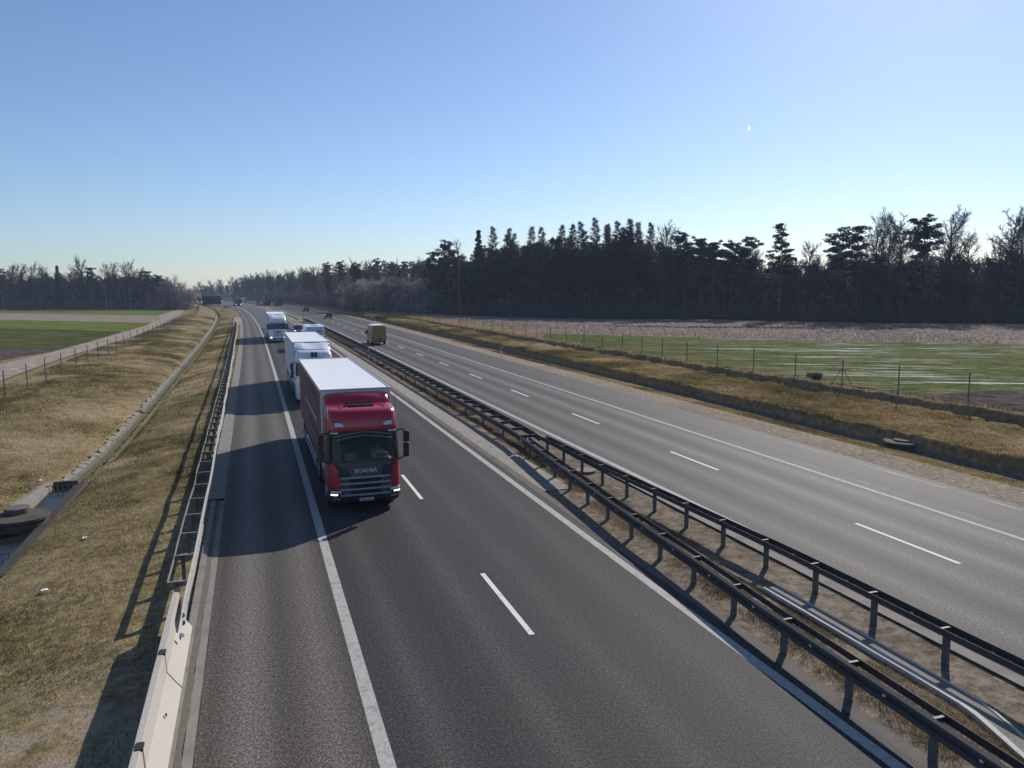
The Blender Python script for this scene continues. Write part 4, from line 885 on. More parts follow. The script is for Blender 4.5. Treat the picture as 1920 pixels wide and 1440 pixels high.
def car(name, body, label, rear_lit=False, wagon=False, front_lit=True, length=4.4):
    r = empty(name); tag(r, label, 'car'); L = length; hw = .89
    # stations from rear (x=0) to front (x=L): (x, half width, sill z, deck z)
    st = [(0.0, .72, .45, .80), (.06, .82, .32, .95), (.45, hw, .24, 1.0), (1.3, hw + .01, .22, .98), (2.4, hw + .01, .22, .95), (3.1, hw, .22, .92), (3.8, .87, .24, .82), (4.25, .80, .28, .70), (4.38, .68, .36, .60)]
    m = MB(); rows = []
    for x, w, zs, zd in st:
        rows.append([(x, -w * .9, zs), (x, -w, zs + .12), (x, -w * 1.01, (zs + zd) / 2 + .05), (x, -w * .96, zd - .05), (x, -w * .86, zd), (x, 0, zd + .03), (x, w * .86, zd), (x, w * .96, zd - .05), (x, w * 1.01, (zs + zd) / 2 + .05), (x, w, zs + .12), (x, w * .9, zs)])
    m.grid(rows); k = len(rows[0]); m.f += [tuple(range(k)), tuple(reversed(range((len(rows) - 1) * k, len(rows) * k)))]
    m.build('body', body, r, smooth=True)
    back = .12 if wagon else .55
    gh = [(back, .78, .97), (back + .45, .68, 1.38), (back + 1.0, .64, 1.46), (2.3, .64, 1.45), (2.65, .66, 1.38), (3.35, .76, .93)]
    m = MB(); m.grid([[(x, -hw * .93 + (hw * .93 - w) * t, .93 + (z - .93) * t) for t in (0, .5, 1)] + [(x, -w * .5, z + .02), (x, w * .5, z + .02)] + [(x, hw * .93 - (hw * .93 - w) * t, .93 + (z - .93) * t) for t in (1, .5, 0)] for x, w, z in gh])
    m.build('windows', 'dark_glass', r, smooth=True)
    rf = [g for g in gh[1:5]]; m = MB(); m.grid([[(x, -w - .01, z - .01), (x, -w * .5, z + .035), (x, w * .5, z + .035), (x, w + .01, z - .01)] for x, w, z in rf]); m.build('roof', body, r, smooth=True, solid=.02)
    m = MB()
    for sg in (-1, 1):
        for a, b in ((0, 1), (4, 5)):
            g0, g1 = gh[a], gh[b]; m.tube([(g0[0], sg * (g0[1] + .02 if a else .80), max(g0[2], .95)), (g1[0], sg * (g1[1] + .02), g1[2])], .035, 5)
        m.tube([(1.75, sg * .82, .97), (1.7, sg * .67, 1.42)], .04, 4)
    m.build('pillars', body, r)
    for x in (.85, 3.5):
        for sg in (-1, 1): wheel(r, x, sg * (hw - .11), .33, .22, 20)
    for sg in (-1, 1):
        MB().box(-.015, .12, min(sg * .52, sg * .80), max(sg * .52, sg * .80), .72, .90).build('tail_lamp', 'red_lens', r, .02)
        MB().box(4.15, 4.37, min(sg * .48, sg * .74), max(sg * .48, sg * .74), .56, .68).build('headlight', 'lamp_lit' if front_lit else 'lamp_lens', r, .02)
        MB().box(2.75, 2.92, min(sg * .92, sg * 1.06), max(sg * .92, sg * 1.06), .93, 1.06).build('mirror', body, r, .02)
    MB().box(-.02, .0, -.26, .26, .55, .66).build('number_plate', 'plate_white', r); MB().box(4.36, 4.40, -.5, .5, .36, .52).build('grille', 'black_plastic', r, .01)
    MB().box(-.03, .1, -.80, .80, .28, .44).build('bumper', 'black_plastic', r, .02)
    return r

def van(label, body):
    r = empty('delivery_van'); tag(r, label, 'van'); hw = .99
    st = [(0, .93, .42, 2.55, .86), (.05, .97, .40, 2.62, .86), (.4, hw, .36, 2.66, .87), (3.9, hw, .36, 2.66, .87), (4.4, hw, .36, 2.58, .85), (4.9, hw, .36, 1.95, .84), (5.3, .97, .36, 1.45, .86), (5.8, .90, .40, 1.15, .8), (5.9, .8, .5, .95, .7)]
    m = MB(); rows = []
    for x, w, z0, z1, wt in st:
        zb = min(z1 - .1, 1.35)
        rows.append([(x, -w * .95, z0), (x, -w, z0 + .15), (x, -w, zb), (x, -wt - .03, z1 - .12), (x, -wt + .08, z1 - .02), (x, 0, z1 + .02), (x, wt - .08, z1 - .02), (x, wt + .03, z1 - .12), (x, w, zb), (x, w, z0 + .15), (x, w * .95, z0)])
    m.grid(rows); k = len(rows[0]); m.f += [tuple(range(k)), tuple(reversed(range((len(rows) - 1) * k, len(rows) * k)))]; m.build('body', body, r, smooth=False, bevel=.02)
    MB().grid([[(x, y, 2.70 - .05 * abs(y) ** 2) for y in (-.8, -.4, 0, .4, .8)] for x in np.linspace(.1, 4.3, 9)]).build('roof', 'white_tarp', r, solid=.02)  # white sheet over the body: the roof's pale highlight put into the colour
    for sg in (-1, 1):
        d = MB().box(-.03, .0, min(sg * .012, sg * .80), max(sg * .012, sg * .80), .62, 2.48).build('rear_door', body, r, .015)
        MB().box(-.05, -.03, min(sg * .05, sg * .2), max(sg * .05, sg * .2), 1.32, 1.36).build('handle', 'black_plastic', d)
        MB().box(-.04, .06, min(sg * .84, sg * .98), max(sg * .84, sg * .98), .85, 1.22).build('tail_lamp', 'red_lens', r, .02)
        MB().box(4.5, 4.7, min(sg * 1.02, sg * 1.25), max(sg * 1.02, sg * 1.25), 1.35, 1.72).build('mirror', 'black_plastic', r, .04)
        MB().box(4.0, 4.75, sg * 1.0 - .006, sg * 1.0 + .006, 1.35, 1.95).build('side_window', 'dark_glass', r, .01)
        MB().box(.3, 3.9, sg * .995 - .008, sg * .995 + .008, .95, 1.0).build('side_rib', body, r)
        for x in (1.1, 4.8): wheel(r, x, sg * .84, .34, .24)
    MB().box(-.10, .15, -.92, .92, .42, .60).build('bumper', 'black_plastic', r, .04); MB().box(-.04, -.03, -.26, .26, .72, .84).build('number_plate', 'plate_white', r); MB().box(-.05, -.01, -.30, .30, .68, .88).build('plate_recess', 'black_plastic', r, .01)
    MB().add([(4.5, -.8, 2.5), (4.5, .8, 2.5), (5.2, .85, 1.55), (5.2, -.85, 1.55)], [(0, 1, 2, 3)]).build('windscreen', 'dark_glass', r, solid=.01)
    return r

def motorhome():
    r = empty('motorhome'); tag(r, 'white motorhome with blue tinted overcab front behind the second white truck', 'motorhome')
    m = MB().prism([(-.9, 1.95), (0.0, 2.15), (.12, 2.55), (-.05, 2.95), (-.35, 3.02), (-6.2, 3.02), (-6.3, .6), (-1.6, .6), (-1.6, 1.95)], lambda u, v, d: (u, d, v), -1.12, 1.12); m.build('body', 'white_paint', r, .05)
    MB().grid([[(x, y, z) for y in np.linspace(-.95, .95, 8)] for x, z in ((.045, 2.2), (.14, 2.45), (.12, 2.62), (.03, 2.86))]).build('front_panel', 'silver_blue', r, smooth=True)
    text_mesh('lettering', 'INTEGRA', .22, 'text_blue', r, (.155, .18, 2.36), (0, 1, 0), (.3, 0, 1), bold=.008, ext=.004, width=1.15)
    MB().box(-1.7, -1.1, -.1, .45, 3.03, 3.10).box(-3.3, -2.6, -.5, .2, 3.03, 3.10).build('roof_hatch', 'silver_blue', r, .02)
    m = MB().prism([(-1.7, .5), (.55, .5), (.65, .75), (.55, 1.05), (-.15, 1.2), (-.75, 1.95), (-1.7, 2.0)], lambda u, v, d: (u, d, v), -.97, .97); m.build('cab', 'white_paint', r, .05)
    MB().add([(-.10, -.82, 1.22), (-.10, .82, 1.22), (-.70, .80, 1.92), (-.70, -.80, 1.92)], [(0, 1, 2, 3)]).build('windscreen', 'dark_glass', r, solid=.02)
    MB().box(.6, .67, -.5, .5, .6, .9).build('grille', 'black_plastic', r, .02)
    for sg in (-1, 1):
        MB().box(.48, .62, min(sg * .6, sg * .88), max(sg * .6, sg * .88), .78, .98).build('headlight', 'lamp_lit', r, .03); MB().box(-.55, -.4, min(sg * 1.0, sg * 1.28), max(sg * 1.0, sg * 1.28), 1.25, 1.65).build('mirror', 'black_plastic', r, .03)
        for x in (-.2, -4.2): wheel(r, x, sg * .9, .34, .24)
    return r

t1 = place(red_truck(), 28.05, 1.72, True); bpy.context.view_layer.update(); driver(t1, -1.2, .62, 1.42)
t2 = white_truck('fairing'); tag(t2, 'white semi truck with tall curved roof fairing just behind the red truck', 'truck'); place(t2, 55.0, 2.05, True)
t3 = white_truck('star'); tag(t3, 'white semi truck with round star emblem and wide dark windscreen further back', 'truck'); place(t3, 119.5, 1.8, True)
t4 = white_truck('dark'); tag(t4, 'distant dark green truck with lit headlights right of the billboard', 'truck'); place(t4, 388, 1.9, True)
t5 = white_truck('blue'); tag(t5, 'farthest blue truck with lit headlights left of the billboard', 'truck'); place(t5, 486, -10.4, True); t5.location.z = .05
place(motorhome(), 102.5, 5.7, True)
place(car('car', 'dark_body', 'dark car with lit headlight partly hidden behind the white motorhome'), 139.0 + 4.4, 5.9, True)
place(van('mustard yellow delivery van driving away in the fast lane of the right carriageway', 'yellow_body'), 108.5, 14.6, False)
place(car('car', 'dark_body', 'nearest dark hatchback driving away beyond the yellow van', wagon=True), 210, 18.3, False)
place(car('car', 'blue_body', 'dark blue hatchback driving away farther than the black one', wagon=True), 272, 18.4, False)
place(car('car', 'blue_body', 'small distant blue car on the right carriageway left of the two parked dark trucks'.replace('parked ', '')), 392, 14.9, False)
place(car('car', 'dark_body', 'tiny distant dark car left of the other far blue car', wagon=True), 432, 14.9, False)
v2 = van('tiny pale blue van at the far bend of the right carriageway', 'silver_blue'); place(v2, 492, 14.9, False)
t6 = white_truck('dark'); tag(t6, 'distant dark truck with brownish trailer rear on the right carriageway', 'truck'); place(t6, 389 + 16, 15.0, False)
t7 = white_truck('blue'); tag(t7, 'distant dark green truck beside another truck on the right carriageway', 'truck'); place(t7, 372 + 16, 18.7, False)
for o in t7.children:
    if o.name.startswith(('curtain_side', 'front_wall', 'rear_doors', 'roof')): o.data.materials.clear(); o.data.materials.append(MATS['green_tarp'])
for o in t6.children:
    if o.name.startswith('rear_doors'): o.data.materials.clear(); o.data.materials.append(MATS['brown_tarp'])
t8 = white_truck('dark'); tag(t8, 'far brown box truck following behind the dark green truck', 'truck'); place(t8, 500, 1.9, True)

# ------------------------------------------------------------------ roadside furniture
def delineator(s, o, label, ring='marker_red', hgt=1.0):
    p = gp(s, o); r = empty('delineator_post', (p[0], p[1], 0 if o < 25 else p[2])); tag(r, label, 'marker post', 'white marker posts along the carriageway')
    MB().obox((0, 0, hgt / 2 - .1), (.06, 0, 0), (0, .03, 0), (0, 0, hgt / 2 + .1)).build('post', 'marker_white', r, .01); MB().obox((0, 0, hgt - .28), (.063, 0, 0), (0, .033, 0), (0, 0, .12)).build('reflector_band', ring, r)
delineator(84.5, 24.4, 'red banded white marker post on the right gravel shoulder', hgt=1.1); delineator(177.6, 24.9, 'white marker post on the right shoulder above the yellow van')
delineator(275.7, 25.2, 'white marker post on the right shoulder beside the blue hatchback', 'marker_white'); delineator(360, 25.2, 'far white marker post in front of the dark forest edge', 'marker_white')
delineator(91.5, 10.7, 'red banded marker post standing inside the median guardrail', hgt=1.15); delineator(92.8, 11.7, 'plain white marker post at the right side of the median guardrail', 'marker_white', 1.0)
x, y = (float(t) for t in PT(193.5, 10.5)); sg_ = empty('road_sign', (x, y, 0)); tag(sg_, 'small round amber sign on a thin post in the median', 'sign')
MB().tube([(0, 0, -.2), (0, 0, 2.75)], .045, 6).build('post', 'post_steel', sg_); MB().cyl((0, -.08, 2.7), (0, 1, 0), .32, .03, 8).build('sign_face', 'amber', sg_); MB().cyl((0, -.05, 2.7), (0, 1, 0), .36, .02, 8).build('sign_back', 'tyre', sg_)
# billboard seen from behind
x, y = -126.5, 335.0; bb = empty('billboard', (x, y, -.1)); tag(bb, 'large dark back of a road information board on thin legs', 'billboard')
MB().box(-4.0, 4.0, -.06, .06, 1.55, 4.85).build('panel', 'board_back', bb, .02); m = MB()
for k in range(4): m.box(-4.0, 4.0, -.14, -.06, 1.9 + k * .85, 2.0 + k * .85)
m.build('rear_ribs', 'board_back', bb)
for lx in (-3.3, -.4, 1.0, 3.2): MB().box(lx - .09, lx + .09, -.26, -.1, -.4, 4.6).build('leg', 'post_steel', bb)
def mound(name, s, o, w, hgt, mat, label, cat):
    p = gp(s, o); m = MB(); rows = []; random.seed(int(s))
    for i in range(9): rows.append([(w * math.cos(a) * (1 - i / 8) * random.uniform(.85, 1.1), w * .6 * math.sin(a) * (1 - i / 8) * random.uniform(.85, 1.1), hgt * (i / 8) ** .7 * random.uniform(.85, 1.1) - .1) for a in np.linspace(0, 2 * math.pi, 18)[:-1]])
    m.grid(rows, close=True); o_ = m.build(name, mat, None); o_.location = p; tag(o_, label, cat)
mound('earth_mound', 352, -5.0, 1.9, .75, 'tyre', 'small black heap at the shoulder beside the billboard', 'heap')
mound('soil_heap', 312, -6.5, 2.2, .45, 'verge_left', 'low grassy soil heap below the billboard', 'heap')
# litter
random.seed(9)
LT = [((-12.6, 20.4), 'crumpled white scrap in the grass near the barrier shadow'), ((-13.9, 24.9), 'white scrap of litter higher on the left verge'), ((-20.5, 33.5), 'pair of white scraps in the left verge'), ((-17.9, 17.8), 'white scrap near the bottom left of the verge')]
def litter(x, y, label, sz=.09):
    s_, o_ = SO(x, y); z = float(zground(s_, o_)[0]); m = MB(); rows = []
    for i in range(4): rows.append([(sz * (j - 1.5) * .6 + random.uniform(-.01, .01), sz * (i - 1.5) * .5, .05 + random.uniform(0, .05)) for j in range(4)])
    o = m.grid(rows).build('litter', 'litter_white', None); o.location = (x, y, z); o.rotation_euler = (0, 0, random.uniform(0, 3)); tag(o, label, 'litter', 'white litter scattered on the verges')
for (x, y), lb in LT: litter(x, y, lb)
litter(*[float(t) for t in PT(122, -16.4)], 'large white scrap lying by the farm track fence', .5)
litter(*[float(t) for t in PT(74, 25.4)], 'white scrap on the gravel edge of the right shoulder', .2)
# small contrail of a far aircraft
ct = MB()
for dx in (-1, 1): ct.grid([[(480.5 + dx * 1.6 - 1.1, 1640, 320), (480.5 + dx * 1.6, 1638, 320), (480.5 + dx * 1.6 + 1.1, 1640, 320)], [(480.2 + dx * 1.2 - 1.3, 1640, 326), (480.2 + dx * 1.2, 1638, 326), (480.2 + dx * 1.2 + 1.3, 1640, 326)], [(480 - 1.0, 1640, 333), (480, 1638, 333), (480 + 1.0, 1640, 333)]])
tag(ct.build('contrail', 'contrail_white', None, smooth=True), 'tiny white split contrail high in the clear sky', 'contrail')
HAZE = 0.00028

# ------------------------------------------------------------------ vegetation
def segs_to_mesh(name, P0, P1, r0, r1, mat, tint=None, sides=3):
    P0 = np.array(P0); P1 = np.array(P1); r0 = np.array(r0)[:, None]; r1 = np.array(r1)[:, None]; n = len(P0)
    d = P1 - P0; d /= np.linalg.norm(d, axis=1, keepdims=True) + 1e-9
    ref = np.where(np.abs(d[:, 2:3]) > .9, np.array([[1., 0, 0]]), np.array([[0, 0, 1.]])); a = np.cross(d, ref); a /= np.linalg.norm(a, axis=1, keepdims=True) + 1e-9; b = np.cross(d, a)
    V = np.zeros((n, 2 * sides, 3))
    for k in range(sides):
        t = 2 * math.pi * k / sides; u = a * math.cos(t) + b * math.sin(t); V[:, k] = P0 + u * r0; V[:, sides + k] = P1 + u * r1
    base = (np.arange(n) * 2 * sides)[:, None, None]
    F = np.array([[k, (k + 1) % sides, sides + (k + 1) % sides, sides + k] for k in range(sides)])[None] + base
    tn = None if tint is None else np.repeat(np.array(tint), 2 * sides)
    me = npmesh(name, V.reshape(-1, 3), F.reshape(-1, 4), tint=tn); me.materials.append(MATS[mat]); return me
def rdir(rs, d, spread):
    v = d + rs.normal(0, spread, 3); return v / (np.linalg.norm(v) + 1e-9)
def bare_tree(seed, H=20.0, clear=.3, nl=20, spread=.42, upright=.9, r=.26, twr=.022, mats=('bark', 'twigs'), fork=False, dens=1.0):
    rs = np.random.RandomState(seed); T = [[], [], [], []]; C = [[], [], [], []]; tint = []
    def seg(A, p, q, a, b): A[0].append(p); A[1].append(q); A[2].append(a); A[3].append(b)
    def trunk(p, d, H_, r_, n):
        pts = [p]; 
        for k in range(n): d = rdir(rs, d + np.array([0, 0, .12]), .05); q = pts[-1] + d * H_ / n; pts.append(q); seg(T, pts[-2], q, r_ * (1 - k / n * .85), r_ * (1 - (k + 1) / n * .85))
        return pts
    stems = [(np.zeros(3), np.array([rs.normal(0, .03), rs.normal(0, .03), 1.]), H * .93, r)]
    if fork:
        k0 = rs.uniform(.22, .34); b0 = trunk(np.zeros(3), np.array([0, 0, 1.]), H * k0, r, 3)[-1]
        stems = [(b0, np.array([math.cos(t), math.sin(t), 2.4]) / 2.6, H * (.93 - k0) * rs.uniform(.88, 1.05), r * .62) for t in (rs.uniform(0, 6), )]; t0 = math.atan2(stems[0][1][1], stems[0][1][0]); stems += [(b0, np.array([math.cos(t0 + 2.4), math.sin(t0 + 2.4), 2.6]) / 2.8, H * (.9 - k0), r * .6)]
    for p, d, HH, rr in stems:
        pts = trunk(p, d, HH, rr, 9); nn = nl if not fork else int(nl * .65)
        for k in range(nn):
            t = clear + (1 - clear) * (k + rs.rand() * .8) / nn if not fork else .12 + .88 * (k + rs.rand()) / nn
            t = min(t, .985); f = t * 9; i = int(f); q = pts[i] * (1 - f + i) + pts[i + 1] * (f - i)
            az = rs.uniform(0, 2 * math.pi); el = upright * (.55 + .5 * t) + rs.normal(0, .1); L = H * (.30 * (1 - (t - clear) * .65) if t < .95 else .1) * spread / .42 * rs.uniform(.7, 1.1)
            dd = np.array([math.cos(az) * math.cos(el), math.sin(az) * math.cos(el), math.sin(el)]); rb = rr * (1 - t) * .42 + .025; p0 = q; nseg = 4
            for j in range(nseg):
                dd = rdir(rs, dd + np.array([0, 0, .13]), .12); p1 = p0 + dd * L / nseg; seg(C if rb < .06 else T, p0, p1, rb * (1 - j / nseg * .8), rb * (1 - (j + 1) / nseg * .8))
                if C[0] and C[0][-1] is p0: tint.append(.3)
                for _ in range(int(3 * dens)):
                    d2 = rdir(rs, dd, .55); L2 = L * .42 * rs.uniform(.6, 1.1) * (1 - .1 * j); s0 = p0 + (p1 - p0) * rs.rand(); s1 = s0 + d2 * L2 * .5; d2 = rdir(rs, d2 + np.array([0, 0, .12]), .15); s2 = s1 + d2 * L2 * .5
                    seg(C, s0, s1, twr * 1.6, twr * 1.2); seg(C, s1, s2, twr * 1.2, twr * .7); tint += [.35, .55]
                    for _ in range(int(4 * dens)):
                        d3 = rdir(rs, d2, .6); L3 = L2 * .5 * rs.uniform(.5, 1.1); u0 = s0 + (s2 - s0) * rs.rand(); seg(C, u0, u0 + d3 * L3, twr * .9, twr * .5); tint.append(rs.uniform(.4, 1))
                p0 = p1
    return segs_to_mesh('trunk', *T, mats[0], sides=6), segs_to_mesh('crown', *C, mats[1], tint=(tint + [.5] * len(C[0]))[:len(C[0])])
def clump_mesh(name, centers, radii, per, size, mat, rs, flat=.55, ctint=None):
    n = len(centers); C = np.repeat(np.array(centers), per, 0); Rr = np.repeat(np.array(radii), per); N = len(C)
    d = rs.normal(0, 1, (N, 3)); d /= np.linalg.norm(d, axis=1, keepdims=True); rad = Rr * rs.rand(N) ** .45; P = C + d * rad[:, None] * np.array([1, 1, flat])
    a = rs.normal(0, 1, (N, 3)); a[:, 2] *= .5; a /= np.linalg.norm(a, axis=1, keepdims=True); b = rs.normal(0, 1, (N, 3)); b = np.cross(a, b); b /= np.linalg.norm(b, axis=1, keepdims=True)
    s = (size * rs.uniform(.6, 1.3, N))[:, None]
    V = np.stack([P - a * s * .5, P + a * s * .5, P + b * s * .55], 1).reshape(-1, 3); F = np.arange(N * 3).reshape(-1, 3)
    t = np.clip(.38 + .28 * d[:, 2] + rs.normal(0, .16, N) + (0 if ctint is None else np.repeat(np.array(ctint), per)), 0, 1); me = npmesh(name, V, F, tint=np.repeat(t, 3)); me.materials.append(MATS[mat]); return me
def pine_tree(seed, H=20.0, crown=.45, wide=3.2, cone=False):
    rs = np.random.RandomState(seed); T = [[], [], [], []]
    def seg(p, q, a, b): T[0].append(p); T[1].append(q); T[2].append(a); T[3].append(b)
    pts = [np.zeros(3)]
    for k in range(8): pts.append(pts[-1] + np.array([rs.normal(0, .12), rs.normal(0, .12), H * .97 / 8])); seg(pts[-2], pts[-1], .22 * (1 - k / 8 * .8), .22 * (1 - (k + 1) / 8 * .8))
    cs = []; rr = []; nb = 44 if not cone else 64
    for k in range(nb):
        t = 1 - crown * (1 - k / nb) ** 1.0; t = min(t + rs.normal(0, .01), .99); f = t * 8; i = min(int(f), 7); q = pts[i] * (1 - f + i) + pts[i + 1] * (f - i); az = rs.uniform(0, 6.283)
        rel = (t - (1 - crown)) / crown
        L = wide * ((1 - rel) ** .8 * (.45 + .75 * rs.rand()) + .12) if cone else wide * (math.sin(min(1, rel + .15) * 2.6) ** .7 * (.35 + .75 * rs.rand()) + .1)
        el = rs.uniform(-.05, .45) if not cone else rs.uniform(-.25, .2); d = np.array([math.cos(az) * math.cos(el), math.sin(az) * math.cos(el), math.sin(el)]); e = q + d * L; seg(q, e, .05, .02)
        m = max(1, int(L / .9))
        for j in range(m):
            u = (j + .8) / (m + .3); cs.append(q + (e - q) * u + rs.normal(0, .18, 3)); rr.append(.55 + .3 * rs.rand() if not cone else .5 + .3 * rs.rand())
    for k in range(9): # dead snags
        t = rs.uniform(.25, 1 - crown); f = t * 8; i = int(f); q = pts[i] * (1 - f + i) + pts[i + 1] * (f - i); az = rs.uniform(0, 6.28); seg(q, q + np.array([math.cos(az), math.sin(az), rs.uniform(-.2, .2)]) * rs.uniform(.6, 1.8), .03, .012)
    cs.append(pts[-1]); rr.append(.5)
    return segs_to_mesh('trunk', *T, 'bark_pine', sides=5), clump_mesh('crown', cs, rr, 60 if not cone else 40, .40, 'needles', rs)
def spruce_tree(seed, H=20.0, wide=2.8, base=.12):
    rs = np.random.RandomState(seed); T = [[np.zeros(3)], [np.array([0, 0, H])], [.22], [.02]]; cs = []; rr = []
    for k in range(34):
        t = base + (1 - base) * k / 34; z = H * t; L = wide * (1 - t) ** .85 + .15
        for j in range(6):
            az = rs.uniform(0, 6.283); l = L * rs.uniform(.6, 1.1); e = np.array([math.cos(az) * l, math.sin(az) * l, z - .22 * l]); T[0].append(np.array([0, 0, z])); T[1].append(e); T[2].append(.03); T[3].append(.01)
            for u in np.arange(.35, 1.01, .33): cs.append(np.array([0, 0, z]) * (1 - u) + e * u); rr.append(.38)
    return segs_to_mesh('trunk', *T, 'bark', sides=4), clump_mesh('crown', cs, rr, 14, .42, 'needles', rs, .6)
def larch_tree(seed, H=20.0, wide=2.3, base=.4):
    rs = np.random.RandomState(seed); T = [[], [], [], []]; C = [[], [], [], []]; tint = []; pts = [np.zeros(3)]
    for k in range(8): pts.append(pts[-1] + np.array([rs.normal(0, .06), rs.normal(0, .06), H / 8])); T[0].append(pts[-2]); T[1].append(pts[-1]); T[2].append(.24 * (1 - k / 8 * .93)); T[3].append(.24 * (1 - (k + 1) / 8 * .93))
    for k in range(80):
        t = base + (1 - base) * (k + rs.rand()) / 80; t = min(t, .985); f = t * 8; i = min(int(f), 7); q = pts[i] * (1 - f + i) + pts[i + 1] * (f - i)
        for j in range(2):
            az = rs.uniform(0, 6.283); L = wide * ((1 - t) / (1 - base)) ** 1.05 * rs.uniform(.4, 1.25) + .10; el = rs.uniform(-.1, .35); d = np.array([math.cos(az) * math.cos(el), math.sin(az) * math.cos(el), math.sin(el)])
            m_ = q + d * L * .6; e = m_ + rdir(rs, d + np.array([0, 0, .5]), .1) * L * .45
            for a, b, r0, r1 in ((q, m_, .04, .03), (m_, e, .03, .014)): C[0].append(a); C[1].append(b); C[2].append(r0); C[3].append(r1); tint.append(.3)
            for _ in range(12):
                u = q + (e - q) * rs.uniform(.2, 1); d3 = rdir(rs, d + np.array([0, 0, rs.uniform(-.5, .6)]), .5); C[0].append(u); C[1].append(u + d3 * rs.uniform(.3, .75)); C[2].append(.034); C[3].append(.018); tint.append(rs.rand())
    return segs_to_mesh('trunk', *T, 'bark', sides=5), segs_to_mesh('crown', *C, 'larch_twigs', tint=tint)

KIND = {}
KIND['pine'] = [pine_tree(s, 20, c, w) for s, c, w in ((1, .42, 3.0), (2, .5, 3.4), (3, .36, 3.2), (4, .55, 2.8))]
KIND['spirepine'] = [pine_tree(9, 20, .52, 3.3, cone=True)]
KIND['spruce'] = [spruce_tree(5), spruce_tree(6, wide=3.6, base=.3)]
KIND['larch'] = [larch_tree(7, wide=3.6), larch_tree(8, wide=3.0, base=.45), larch_tree(10, wide=4.0, base=.4)]
KIND['bare'] = [bare_tree(11, dens=1.7, nl=24), bare_tree(12, fork=True, r=.28, dens=1.7, nl=26), bare_tree(13, clear=.4, spread=.40, nl=24, dens=1.7), bare_tree(14, clear=.3, spread=.5, upright=1.0, dens=1.7, nl=26), bare_tree(15, fork=True, spread=.5, dens=1.7, nl=26)]
KIND['birch'] = [bare_tree(21, clear=.25, spread=.32, upright=1.0, r=.17, mats=('bark_birch', 'twigs')), bare_tree(22, clear=.3, spread=.36, r=.18, upright=.95, mats=('bark_birch', 'twigs'))]
KIND['pale'] = [bare_tree(31, clear=.15, spread=.36, upright=1.1, r=.13, mats=('bark', 'twigs_pale')), bare_tree(32, clear=.12, spread=.40, upright=1.05, r=.13, mats=('bark_birch', 'twigs_pale'))]
KIND['shrub'] = [bare_tree(41, clear=.02, spread=.8, upright=.9, r=.1, twr=.03, mats=('bark', 'twigs'), fork=True)]
CAT = {'pine': ('pine_tree', 'pine'), 'spirepine': ('pine_tree', 'pine'), 'spruce': ('spruce_tree', 'spruce'), 'larch': ('larch_tree', 'larch'), 'bare': ('bare_tree', 'bare tree'), 'birch': ('birch_tree', 'birch'), 'pale': ('bare_tree', 'bare tree'), 'shrub': ('shrub', 'shrub')}
WORDS = {'pine': 'dark green pine tree', 'spirepine': 'pine', 'spruce': 'narrow pointed spruce', 'larch': 'tall leafless larch', 'bare': 'leafless grey brown tree', 'birch': 'white stemmed leafless birch', 'pale': 'slender pale leafless tree', 'shrub': 'leafless shrub'}
rsv = np.random.RandomState(77)
NT = [0]
def tree(kind, x, y, H, label=None, stand=None, z=0.0, wide=1.0):
    v = KIND[kind][rsv.randint(len(KIND[kind]))]; nm, cat = CAT[kind]; r = bpy.data.objects.new(nm, None); COL.objects.link(r); r.empty_display_size = .3
    k = H / 20.0; r.location = (x, y, z); r.scale = (k * wide, k * wide, k); r.rotation_euler = (0, 0, rsv.uniform(0, 6.283))
    r['label'] = label or (WORDS[kind] + ' ' + stand); r['category'] = cat; r['group'] = (stand or 'tall trees rising from the right forest edge')
    for nm2, me in (('trunk', v[0]), ('crown', v[1])):
        o = bpy.data.objects.new(nm2, me); COL.objects.link(o); o.parent = r
    NT[0] += 1; return r
